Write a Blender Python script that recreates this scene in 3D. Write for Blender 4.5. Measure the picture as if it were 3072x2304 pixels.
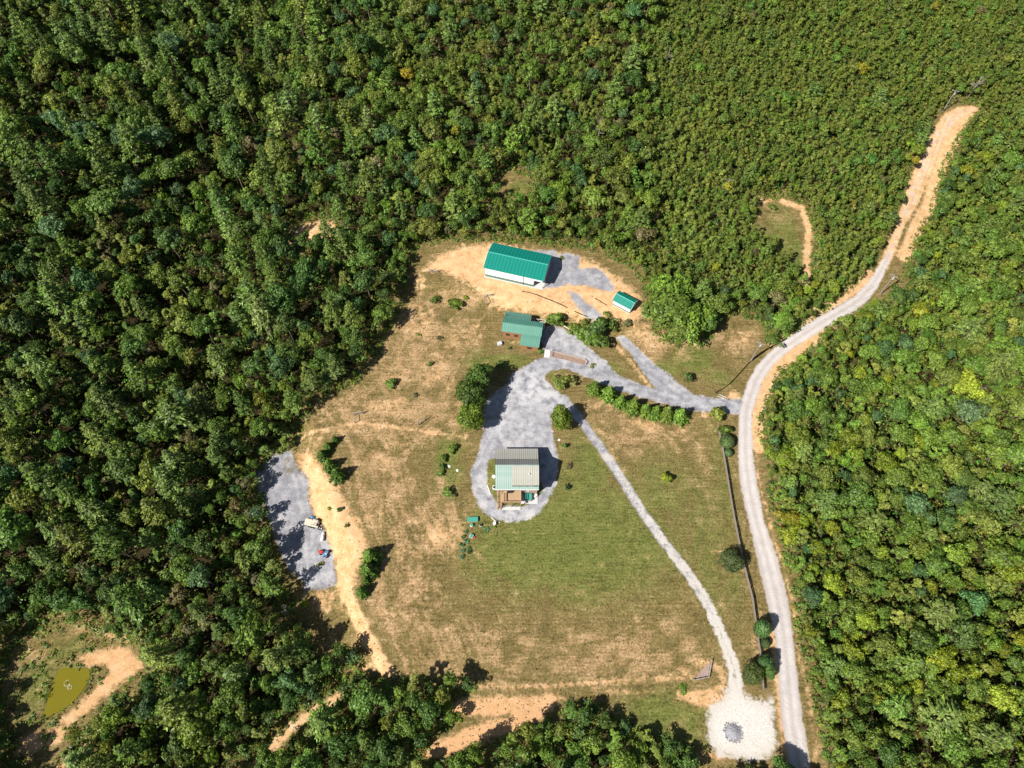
import bpy, math, random
import numpy as np
from mathutils import Vector, Matrix

for o in list(bpy.data.objects): bpy.data.objects.remove(o)
scene = bpy.context.scene
COL = scene.collection
R = math.radians

# ------------------------------------------------------------------ camera, sky, sun, exposure
CAM_H = 165.0; FPX = 2130.0; TILT = R(30)
cam_d = bpy.data.cameras.new('camera'); cam = bpy.data.objects.new('camera', cam_d); COL.objects.link(cam)
cam.location = (0, 0, CAM_H); cam.rotation_euler = (TILT, 0, 0)
cam_d.sensor_width = 36; cam_d.lens = 36 * FPX / 3072; cam_d.clip_start = 1; cam_d.clip_end = 6000
scene.camera = cam

SUN_EL = R(45.5); SH_DIR = R(36.5)                       # shadows fall 36.5 deg above +X
sun_from = Vector((-math.cos(SH_DIR) * math.cos(SUN_EL), -math.sin(SH_DIR) * math.cos(SUN_EL), math.sin(SUN_EL)))
w = bpy.data.worlds.new('World'); scene.world = w; w.use_nodes = True
wn = w.node_tree.nodes; wl = w.node_tree.links
sky = wn.new('ShaderNodeTexSky'); sky.sky_type = 'NISHITA'; sky.sun_disc = False
sky.sun_elevation = SUN_EL; sky.sun_rotation = math.atan2(sun_from.x, sun_from.y)
bg = wn['Background']; bg.inputs[1].default_value = 0.05
wl.new(sky.outputs[0], bg.inputs[0])
sd = bpy.data.lights.new('sun', 'SUN'); sd.energy = 5.0; sd.angle = R(0.53); sd.color = (1, 0.955, 0.89)
so = bpy.data.objects.new('sun', sd); COL.objects.link(so); so.location = (0, 0, 200)
so.rotation_euler = (-sun_from).to_track_quat('-Z', 'Y').to_euler()
vs = scene.view_settings; vs.view_transform = 'Standard'; vs.look = 'None'; vs.exposure = 0.8; vs.gamma = 1
vs.use_curve_mapping = False
scene.render.resolution_x = 1024; scene.render.resolution_y = 768
scene.cycles.max_bounces = 4; scene.cycles.diffuse_bounces = 3; scene.cycles.glossy_bounces = 2; scene.cycles.transmission_bounces = 2; scene.cycles.transparent_max_bounces = 8

# ------------------------------------------------------------------ terrain
def sst(a, b, x):
    t = np.clip((x - a) / (b - a), 0, 1); return t * t * (3 - 2 * t)
def ramp(d, soft=12., cap=170.):
    d = np.asarray(d, float); r = np.where(d > 0, d * d / (d + soft), 0.); return cap * np.tanh(r / cap)
def x_top(y):   return np.interp(y, [0, 10, 24, 39, 50, 62, 77, 95, 130], [-20, -22, -27, -35, -36, -43, -47, -60, -75])
def x_road(y):  return np.interp(y, [0, 5, 40, 70, 90, 110, 130, 160, 200, 260], [66, 66, 66, 64, 68, 85, 100, 126, 156, 190])
def terrain(x, y):
    x = np.asarray(x, float); y = np.asarray(y, float)
    v = 0.27 * x + 0.963 * y
    z = 2.0 * sst(112.5, 119.5, v) * sst(-40, -12, x) * (1 - sst(36, 52, x))
    z = z - 3.0 * sst(0, 8, x_top(y) - x)
    z = z + 0.22 * ramp(-(x + 88)) * sst(25, 75, y)
    z = z + 0.17 * ramp(x - x_road(y) - 6)
    z = z + 0.10 * ramp(y - 155) * sst(-60, 60, x)
    z = z + 0.35 * np.sin(x * 0.11 + 1.3) * np.sin(y * 0.09 + .4) * sst(20, 60, np.hypot(x - 5, (y - 90) * .8))
    return z
_c, _s = math.cos(TILT), math.sin(TILT)
def P(px, py, above=0.0, flat=None):
    """photo pixel -> point on the ground (or `above` metres over it)"""
    dx = (px - 1536) / FPX; dy = (1152 - py) / FPX
    d = (dx, dy * _c + _s, dy * _s - _c); h = 0.0
    for _ in range(25):
        t = (CAM_H - h) / -d[2]; x, y = d[0] * t, d[1] * t
        hn = (float(terrain(x, y)) if flat is None else flat) + above
        h = h * .4 + hn * .6
    return Vector((x, y, h))
def proj(x, y, z):
    vy, vz = y, z - CAM_H
    yc = vy * _c + vz * _s; zc = vy * _s - vz * _c
    return 1536 + FPX * x / zc, 1152 - FPX * yc / zc, zc
def G(x, y): return float(terrain(x, y))
def poly_w(pts): return np.array([P(*p)[:2] for p in pts])
def sdist(x, y, poly):
    """signed distance to polygon, positive inside"""
    d2 = np.full(x.shape, 1e18); ins = np.zeros(x.shape, bool); n = len(poly)
    for i in range(n):
        ax, ay = poly[i]; bx, by = poly[(i + 1) % n]
        ex, ey = bx - ax, by - ay; L = ex * ex + ey * ey + 1e-12
        t = np.clip(((x - ax) * ex + (y - ay) * ey) / L, 0, 1)
        d2 = np.minimum(d2, (x - ax - t * ex) ** 2 + (y - ay - t * ey) ** 2)
        cr = (ay > y) != (by > y)
        with np.errstate(divide='ignore', invalid='ignore'):
            xi = ex * (y - ay) / (ey if abs(ey) > 1e-12 else 1e-12) + ax
        ins ^= cr & (x < xi)
    d = np.sqrt(d2); return np.where(ins, d, -d)
def pdist(x, y, line):
    d2 = np.full(x.shape, 1e18)
    for i in range(len(line) - 1):
        ax, ay = line[i]; bx, by = line[i + 1]; ex, ey = bx - ax, by - ay; L = ex * ex + ey * ey + 1e-12
        t = np.clip(((x - ax) * ex + (y - ay) * ey) / L, 0, 1)
        d2 = np.minimum(d2, (x - ax - t * ex) ** 2 + (y - ay - t * ey) ** 2)
    return np.sqrt(d2)
D = 3072 / 2212
def disp(pts): return [(a * D, b * D) for a, b in pts]
def crop(pts, s, ox, oy): return [(ox + a / s, oy + b / s) for a, b in pts]

# ------------------------------------------------------------------ zones traced on the photograph, kept as world outlines
ROAD_L = [(2368, 2320), (2361, 2256), (2345, 2164), (2337, 2073), (2333, 1982), (2322, 1891), (2299, 1800), (2270, 1670), (2245, 1562), (2221, 1453), (2214, 1381), (2215, 1310), (2218, 1241), (2227, 1193), (2243, 1145), (2271, 1096), (2316, 1048), (2365, 1012), (2413, 975), (2500, 925), (2560, 890), (2601, 851), (2645, 779), (2684, 682), (2708, 610), (2736, 537), (2765, 465), (2799, 393), (2828, 345), (2871, 322), (2925, 318)]
ROAD_R = [(2434, 2320), (2425, 2256), (2409, 2164), (2398, 2073), (2386, 1982), (2377, 1891), (2364, 1800), (2331, 1670), (2293, 1562), (2272, 1453), (2261, 1381), (2257, 1310), (2256, 1241), (2272, 1193), (2287, 1145), (2319, 1096), (2372, 1048), (2432, 1012), (2495, 975), (2570, 930), (2610, 895), (2640, 851), (2676, 779), (2712, 682), (2755, 610), (2785, 537), (2815, 465), (2855, 393), (2895, 355), (2925, 338), (2945, 330)]
Z = {}
Z['road'] = poly_w(ROAD_L + ROAD_R[::-1])
Z['yard'] = poly_w([(1648, 1071), (1623, 1074), (1580, 1096), (1536, 1121), (1518, 1157), (1480, 1180), (1455, 1210), (1448, 1260), (1452, 1291), (1444, 1322), (1439, 1352), (1429, 1382), (1414, 1403), (1411, 1423), (1416, 1453), (1424, 1484), (1437, 1519), (1462, 1545), (1497, 1562), (1528, 1565), (1573, 1562), (1616, 1542), (1632, 1519), (1654, 1484), (1667, 1453), (1671, 1441), (1675, 1372), (1665, 1342), (1658, 1302), (1652, 1271), (1654, 1241), (1700, 1222), (1699, 1201), (1670, 1172), (1641, 1147), (1632, 1128), (1656, 1110), (1706, 1107), (1764, 1132), (1790, 1142), (1850, 1170), (1950, 1200), (2030, 1220), (2090, 1234), (2150, 1237), (2225, 1243), (2235, 1198), (2150, 1195), (2087, 1186), (2042, 1154), (1993, 1113), (1950, 1080), (1894, 1024), (1870, 1005), (1850, 1015), (1887, 1056), (1923, 1107), (1959, 1154), (1970, 1168), (1905, 1147), (1851, 1125), (1815, 1081), (1771, 1049), (1735, 1013), (1699, 991), (1670, 980), (1642, 977), (1620, 1000), (1625, 1030), (1634, 1049)])
Z['bed'] = poly_w([(1648, 1053), (1660, 1054), (1700, 1064), (1755, 1078), (1763, 1090), (1754, 1096), (1700, 1080), (1650, 1070)])
Z['isle'] = poly_w([(1487, 1372), (1466, 1382), (1459, 1420), (1463, 1455), (1473, 1482), (1487, 1503), (1500, 1515), (1550, 1518), (1575, 1520), (1600, 1506), (1622, 1482), (1630, 1458), (1618, 1440), (1618, 1372)])
EAST_TRACK = [(1690, 1195), (1720, 1232), (1745, 1265), (1770, 1300), (1805, 1347), (1861, 1430), (1930, 1541), (1986, 1618), (2055, 1708), (2111, 1791), (2153, 1875), (2180, 1944), (2201, 2000), (2208, 2060)]
Z['track'] = np.array([P(*p)[:2] for p in EAST_TRACK])
Z['wpad'] = poly_w(crop([(600, 850), (740, 850), (790, 950), (900, 990), (1040, 980), (1060, 1150), (1090, 1400), (1050, 1520), (900, 1580), (700, 1560), (520, 1540), (420, 1400), (400, 1200), (430, 1050), (560, 960)], 3.292, 2000, 1800))
Z['pad'] = poly_w(crop([(210, 210), (330, 200), (370, 300), (400, 380), (460, 500), (480, 700), (520, 870), (600, 960), (650, 1100), (700, 1250), (740, 1480), (700, 1520), (560, 1560), (430, 1570), (330, 1450), (240, 1300), (150, 1050), (60, 800), (-20, 600), (-40, 450), (60, 300)], 3.19, 780, 1280))
Z['apron'] = poly_w(crop([(500, 215), (640, 230), (1030, 225), (1090, 290), (1180, 255), (1360, 300), (1360, 470), (1500, 460), (1640, 480), (1740, 580), (1840, 740), (1780, 770), (1600, 740), (1450, 690), (1200, 680), (1060, 720), (880, 740), (800, 640), (700, 400)], 4.424, 1430, 700))
Z['apron2'] = poly_w(crop([(1200, 760), (1340, 780), (1430, 890), (1540, 970), (1650, 1060), (1670, 1140), (1540, 1170), (1440, 1120), (1360, 1020), (1260, 900)], 4.424, 1430, 700))
Z['soil_barn'] = poly_w([(1275, 812), (1310, 770), (1380, 742), (1480, 728), (1560, 742), (1640, 757), (1720, 765), (1800, 795), (1870, 845), (1915, 885), (1925, 950), (1900, 972), (1850, 962), (1800, 955), (1770, 965), (1700, 945), (1620, 942), (1560, 932), (1500, 925), (1465, 895), (1400, 850), (1330, 815)])
Z['soil_bank'] = poly_w(crop([(370, 260), (450, 240), (520, 330), (620, 450), (720, 550), (800, 700), (900, 850), (1010, 1000), (1020, 1150), (960, 1300), (900, 1450), (880, 1560), (870, 1700), (760, 1700), (740, 1500), (700, 1250), (620, 960), (520, 870), (480, 700), (460, 480), (380, 400)], 3.19, 780, 1280))
Z['soil_s'] = poly_w([(1345, 2112), (1400, 2095), (1500, 2088), (1600, 2088), (1660, 2078), (1690, 2095), (1620, 2112), (1580, 2140), (1450, 2152), (1360, 2135)])
Z['soil_junc'] = poly_w(crop([(60, 980), (300, 900), (560, 900), (640, 960), (560, 1040), (420, 1060), (300, 1060), (220, 1000)], 3.292, 2000, 1800))
Z['pond'] = poly_w(crop([(540, 770), (620, 760), (720, 780), (790, 770), (800, 860), (760, 930), (700, 1010), (620, 1090), (520, 1150), (440, 1190), (380, 1180), (420, 1100), (440, 1010), (480, 880)], 2.995, 0, 1750))
def chaikin(p, n=2):
    for _ in range(n): p = np.stack([p * .75 + np.roll(p, -1, 0) * .25, p * .25 + np.roll(p, -1, 0) * .75], 1).reshape(-1, 2)
    return p
Z['pond'] = chaikin(Z['pond'])
Z['soil_pond'] = poly_w(crop([(700, 680), (820, 620), (1000, 580), (1160, 570), (1200, 650), (1290, 690), (1270, 780), (1150, 840), (1050, 930), (900, 1060), (760, 1180), (620, 1290), (520, 1240), (700, 1100), (840, 950), (1000, 800), (900, 720), (800, 760)], 2.995, 0, 1750))
Z['island_bed'] = poly_w([(1640, 1140), (1660, 1118), (1700, 1112), (1750, 1132), (1760, 1150), (1720, 1165), (1670, 1165)])
STROKES_SOIL = [   # (pixel polyline, half-width m, strength)
    (crop([(900, 60), (950, 260), (1030, 440), (1110, 600), (1190, 740), (1270, 870)], 2.747, 700, 1700), 1.5, 1.0),
    ([(1290, 2262), (1360, 2230), (1420, 2205), (1480, 2185), (1540, 2172), (1600, 2140), (1650, 2105)], 1.6, .95),
    (disp([(740, 1500), (690, 1530), (640, 1565), (590, 1610), (550, 1659)]), 1.1, .9),
    (disp([(1690, 435), (1735, 450), (1748, 500), (1742, 560), (1742, 620)]), 1.2, .85),
    ([(2270, 815), (2278, 610), (2330, 600)], .6, .5),
    ([(2490, 985), (2420, 1035), (2350, 1085), (2310, 1130), (2295, 1170), (2280, 1215), (2272, 1280), (2275, 1340)], 1.9, .95),
    ([(2330, 1030), (2360, 1002), (2430, 950), (2510, 900), (2560, 870), (2610, 825)], 1.9, .85),
    ([(2925, 335), (2870, 400), (2830, 470), (2805, 545), (2785, 620), (2745, 690), (2715, 770)], 2.2, .95),
    ([(2890, 328), (2810, 395), (2775, 465), (2745, 537), (2720, 600)], 1.6, .8),
    ([(2262, 1330), (2275, 1420), (2290, 1500), (2310, 1580), (2345, 1680), (2372, 1780), (2390, 1880), (2400, 1980), (2425, 2080), (2440, 2180), (2455, 2300)], .8, .56),
    ([(2330, 1985), (2335, 2060), (2342, 2160), (2355, 2250), (2375, 2310)], 1.3, .6),
    ([(2310, 1880), (2325, 1950), (2330, 2010)], 1.0, .8),
    ([(880, 1325), (960, 1290), (1080, 1268), (1250, 1290), (1400, 1312)], .9, .65),
    ([(920, 1310), (1000, 1300), (1120, 1290), (1300, 1310), (1420, 1330)], .5, .5),
    ([(1120, 1250), (1200, 1150), (1290, 1030), (1370, 940)], .5, .55),
    ([(1340, 1180), (1380, 1090), (1440, 960), (1480, 900)], .6, .6),
    ([(1365, 1180), (1410, 1080), (1455, 985)], .4, .5),
    ([(1080, 1240), (1130, 1180), (1180, 1090), (1240, 970), (1270, 880)], .5, .5),
    ([(2145, 1995), (2165, 2020), (2170, 2055), (2140, 2075), (2040, 2085)], .9, .75),
    ([(1230, 2035), (1300, 2050), (1420, 2062), (1560, 2060), (1750, 2050), (1900, 2040), (2080, 2030)], .8, .65),
    ([(1180, 1900), (1230, 1810), (1300, 1740)], .5, .55),
    ([(1160, 1880), (1210, 1790), (1260, 1720)], .4, .45),
    (crop([(860, 420), (1000, 470), (1150, 490), (1200, 510)], 2.995, 0, 1750), .9, .8),
    (crop([(800, 1440), (650, 1600), (560, 1700)], 2.995, 0, 1750), 1.6, .9),
    (crop([(520, 1360), (350, 1420), (160, 1480)], 2.995, 0, 1750), 2.0, .8),
    ([(1130, 1235), (1190, 1165), (1260, 1075), (1330, 985), (1400, 900)], .35, .5), ([(1170, 1270), (1260, 1160), (1350, 1030), (1430, 930)], .3, .45), ([(1420, 1240), (1400, 1130), (1425, 1040), (1470, 950)], .35, .45),
    ([(960, 1305), (1040, 1400), (1080, 1480), (1130, 1560), (1140, 1640)], .35, .5), ([(985, 1300), (1075, 1390), (1115, 1480), (1165, 1570), (1170, 1650)], .3, .45), ([(1140, 1650), (1180, 1740), (1160, 1850), (1180, 1960)], .35, .5), ([(1190, 1640), (1240, 1720), (1200, 1850), (1210, 1970)], .3, .45), ([(1250, 1300), (1330, 1420), (1300, 1560), (1200, 1700)], .3, .4), ([(1400, 1600), (1330, 1680), (1250, 1780), (1170, 1910)], .35, .5), ([(1370, 1600), (1300, 1690), (1220, 1790), (1150, 1880)], .3, .45),
    ([(2075, 1700), (2120, 1780), (2150, 1870), (2165, 1950)], .3, .4), ([(2040, 1720), (2090, 1810), (2120, 1900), (2130, 1960)], .35, .5), ([(1700, 2010), (1850, 1990), (2000, 1960), (2110, 1910)], .3, .4), ([(1300, 2010), (1500, 2025), (1700, 2015), (1900, 1990)], .3, .4),
    ([(1845, 955), (1900, 1010), (1960, 1080), (2010, 1120)], .5, .4),
    ([(1845, 1035), (1885, 1075), (1925, 1130), (1950, 1160)], .6, .8),
]
BLOBS = dict(
 soil=[(980, 905 * 0 + 690, 60, 35, .0), (1325, 1610, 75, 55, .75), (1255, 1560, 60, 30, .5), (1010, 1290, 60, 25, .6), (1370, 1020, 60, 90, .5), (1250, 960, 70, 70, .62), (1150, 1380, 70, 50, .5), (1420, 1000, 40, 60, .6), (1300, 1120, 60, 60, .55), (1150, 1220, 100, 40, .62), (1200, 1330, 80, 30, .5), (1130, 1560, 60, 60, .5), (1230, 1660, 80, 40, .5), (1180, 1850, 60, 60, .5), (1930, 1275, 80, 25, .6), (1810, 1210, 70, 20, .6), (2030, 1300, 50, 40, .5), (2120, 1245, 30, 15, .7), (2100, 1985, 50, 22, .7), (2055, 2010, 60, 25, .6), (2270, 1930, 30, 60, .5), (2160, 1655, 45, 15, .6), (2290, 1850, 20, 50, .5), (1190, 1120, 60, 60, .5), (1350, 1180, 60, 60, .35), (1560, 1025, 60, 25, .55), (1920, 985, 60, 40, .6), (2080, 1010, 50, 50, .65), (2230, 1010, 50, 30, .6), (2200, 1190, 30, 18, .95), (2120, 1120, 60, 25, .35), (960, 1800, 60, 50, .7), (1010, 1990, 60, 50, .6), (1080, 2010, 60, 30, .7), (930, 705, 95, 50, 1.0), (1000, 680, 50, 30, .8), (560, 1140, 30, 14, .7), (2280, 600, 50, 16, .7), (1530, 550, 22, 12, .5), (100, 1960, 60, 40, .6), (250, 1880, 50, 30, .55), (400, 1920, 50, 25, .6), (1440, 2225, 60, 16, .7), (1580, 2125, 50, 12, .6), (2150, 2270, 90, 20, .65), (1900, 2075, 200, 14, .5), (1440, 1440 + 90, 20, 12, .4), (1310, 780, 30, 30, .7), (1260, 850, 30, 50, .6), (1220, 950, 30, 60, .5), (1150, 1060, 30, 60, .5)],
 green=[(1740, 1620, 300, 170, 1.0), (1560, 1660, 190, 120, .85), (1900, 1600, 120, 120, .7), (1770, 1400, 70, 120, .85), (1345, 1400, 50, 110, .9), (1440, 1560, 60, 40, .6), (1990, 1480, 120, 170, .6), (2110, 1600, 60, 250, .6), (2170, 1480, 40, 200, .55), (1990, 2170, 130, 100, 1.0), (2080, 1075, 65, 45, 1.0), (1490, 1085, 110, 22, .9), (1430, 1060, 40, 20, .6), (1820, 1130, 60, 50, .6), (1980, 1030, 50, 25, .4), (2350, 720, 50, 120, .6), (2385, 740, 18, 120, .8), (2010, 1100, 60, 40, .7), (2160, 1130, 60, 30, .6), (1730, 1480, 120, 90, .8), (1590, 1505, 60, 22, 1.0), (1465, 1430, 10, 60, .6), (1560, 560, 40, 20, .7), (200, 1940, 60, 40, .6), (120, 2050, 60, 90, .6), (350, 1900, 60, 20, .5), (1500, 1800, 220, 80, .3), (2200, 1750, 40, 120, .5), (1680, 1140, 60, 30, .4), (1600, 1230 + 0, 1, 1, 0), (1350, 985, 30, 80, .4), (1900, 1410, 60, 90, .3), (1180, 1330, 40, 30, .2)],
 straw=[(1180, 1240, 260, 90, .75), (1260, 1050, 160, 150, .7), (1120, 1450, 130, 160, .55), (1280, 1560, 120, 160, .65), (1180, 1780, 160, 130, .55), (1400, 1950, 300, 100, .5), (1850, 1960, 260, 90, .55), (1900, 1310, 130, 60, .7), (1830, 1240, 130, 40, .6), (1960, 1020, 90, 60, .8), (2100, 1400, 40, 120, .3), (1350, 900, 120, 80, .5), (2330, 640, 60, 30, .4), (2200, 1030, 80, 40, .6), (1700, 1880, 200, 80, .35), (1560, 1950, 150, 60, .4), (2050, 1340, 60, 60, .4)])

CLEAR = [poly_w(p) for p in [
    disp([(885, 578), (905, 538), (960, 522), (1060, 525), (1180, 530), (1240, 537), (1300, 550), (1360, 580), (1388, 620), (1400, 680), (1412, 735), (1470, 752), (1528, 745), (1560, 690), (1610, 688), (1645, 700), (1652, 748), (1690, 738), (1735, 705), (1790, 668), (1840, 625), (1885, 578), (1915, 520), (1938, 460), (1958, 400), (1985, 335), (2012, 268), (2035, 232), (2085, 223), (2112, 232), (2085, 265), (2055, 310), (2032, 360), (2018, 410), (2005, 460), (1974, 505), (1960, 548), (1945, 598), (1940, 626), (1902, 648), (1858, 670), (1800, 695), (1730, 768), (1678, 798), (1664, 835), (1650, 864), (1636, 905), (1636, 945), (1646, 980), (1653, 1023), (1657, 1065), (1664, 1108), (1678, 1152), (1692, 1210), (1707, 1267), (1714, 1318), (1721, 1368), (1735, 1426), (1746, 1483), (1757, 1541), (1772, 1605), (1786, 1662), (1520, 1662), (1485, 1613), (1410, 1577), (1332, 1548), (1290, 1512), (1238, 1505), (1190, 1545), (1150, 1560), (1060, 1600), (960, 1640), (915, 1640), (930, 1600), (1000, 1560), (985, 1520), (1030, 1490), (1000, 1465), (900, 1460), (850, 1462), (790, 1452), (790, 1415), (740, 1390), (700, 1430), (655, 1345), (640, 1290), (598, 1200), (575, 1100), (560, 1030), (590, 985), (635, 970), (655, 930), (680, 880), (720, 850), (770, 830), (800, 790), (830, 750), (850, 700), (878, 650), (880, 600)]),
    disp([(30, 1400), (60, 1370), (120, 1340), (190, 1360), (250, 1375), (310, 1400), (330, 1450), (330, 1490), (260, 1500), (200, 1560), (150, 1600), (175, 1662), (60, 1662), (40, 1600), (15, 1560), (5, 1480)]),
    disp([(1640, 432), (1700, 430), (1735, 445), (1753, 490), (1750, 610), (1738, 622), (1725, 580), (1655, 520), (1618, 500), (1638, 460)]),
    disp([(1060, 400), (1095, 372), (1140, 380), (1140, 425), (1090, 440)]),
    disp([(614, 540), (648, 490), (700, 472), (722, 487), (715, 515), (672, 532), (640, 552)]),
    disp([(740, 1492), (690, 1522), (640, 1557), (585, 1605), (540, 1662), (565, 1662), (600, 1615), (650, 1570), (700, 1535), (748, 1506)]),
]]
def clear_sd(x, y):
    s = np.full(np.shape(x), -1e9)
    for p in CLEAR: s = np.maximum(s, sdist(x, y, p))
    return s

# ------------------------------------------------------------------ node helpers and materials
def new_mat(name):
    m = bpy.data.materials.new(name); m.use_nodes = True; nt = m.node_tree; nt.nodes.clear()
    out = nt.nodes.new('ShaderNodeOutputMaterial'); return m, nt, out
class NT:
    def __init__(s, nt): s.nt = nt; s.n = nt.nodes; s.l = nt.links
    def link(s, a, b): s.l.new(a, b)
    def val(s, sock, v):
        if hasattr(v, 'is_output'): s.l.new(v, sock)
        else: sock.default_value = v
    def math(s, op, a, b=0.0, clamp=False):
        n = s.n.new('ShaderNodeMath'); n.operation = op; n.use_clamp = clamp; s.val(n.inputs[0], a); s.val(n.inputs[1], b); return n.outputs[0]
    def noise(s, scale, detail=4, rough=.55, vec=None, dist=0.0):
        n = s.n.new('ShaderNodeTexNoise'); n.inputs['Scale'].default_value = scale; n.inputs['Detail'].default_value = detail
        n.inputs['Roughness'].default_value = rough; n.inputs['Distortion'].default_value = dist
        if vec is not None: s.l.new(vec, n.inputs['Vector'])
        return n.outputs[0]
    def mapr(s, v, a, b, c=0., d=1.):
        n = s.n.new('ShaderNodeMapRange'); n.interpolation_type = 'SMOOTHSTEP'
        s.val(n.inputs[0], v)
        for i, x in enumerate((a, b, c, d)): n.inputs[i + 1].default_value = x
        return n.outputs[0]
    def mix(s, f, a, b, mode='MIX'):
        n = s.n.new('ShaderNodeMix'); n.data_type = 'RGBA'; n.blend_type = mode
        s.val(n.inputs[0], f); s.val(n.inputs[6], a if hasattr(a, 'is_output') else (*a, 1)[:4]); s.val(n.inputs[7], b if hasattr(b, 'is_output') else (*b, 1)[:4]); return n.outputs[2]
    def ramp(s, f, stops):
        n = s.n.new('ShaderNodeValToRGB'); s.val(n.inputs[0], f); e = n.color_ramp.elements
        while len(e) < len(stops): e.new(.5)
        for el, (p, c) in zip(e, stops): el.position = p; el.color = (*c, 1)
        return n.outputs[0]
    def pos(s):
        return s.n.new('ShaderNodeNewGeometry').outputs['Position']
    def scalevec(s, v, sc, rot=0.):
        n = s.n.new('ShaderNodeMapping'); n.inputs['Scale'].default_value = sc; n.inputs['Rotation'].default_value = (0, 0, rot); s.l.new(v, n.inputs[0]); return n.outputs[0]
    def attr(s, name):
        n = s.n.new('ShaderNodeAttribute'); n.attribute_name = name; return n
    def sep(s, c):
        n = s.n.new('ShaderNodeSeparateColor'); s.l.new(c, n.inputs[0]); return n.outputs
    def bump(s, h, strength, dist):
        n = s.n.new('ShaderNodeBump'); n.inputs['Strength'].default_value = strength; n.inputs['Distance'].default_value = dist; s.l.new(h, n.inputs['Height']); return n.outputs[0]
    def bsdf(s, col, rough=.9, spec=.2, normal=None, metallic=0.):
        n = s.n.new('ShaderNodeBsdfPrincipled'); s.val(n.inputs['Base Color'], col if hasattr(col, 'is_output') else (*col, 1)[:4])
        s.val(n.inputs['Roughness'], rough); n.inputs['Specular IOR Level'].default_value = spec; n.inputs['Metallic'].default_value = metallic
        if normal is not None: s.l.new(normal, n.inputs['Normal'])
        return n.outputs[0]

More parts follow.
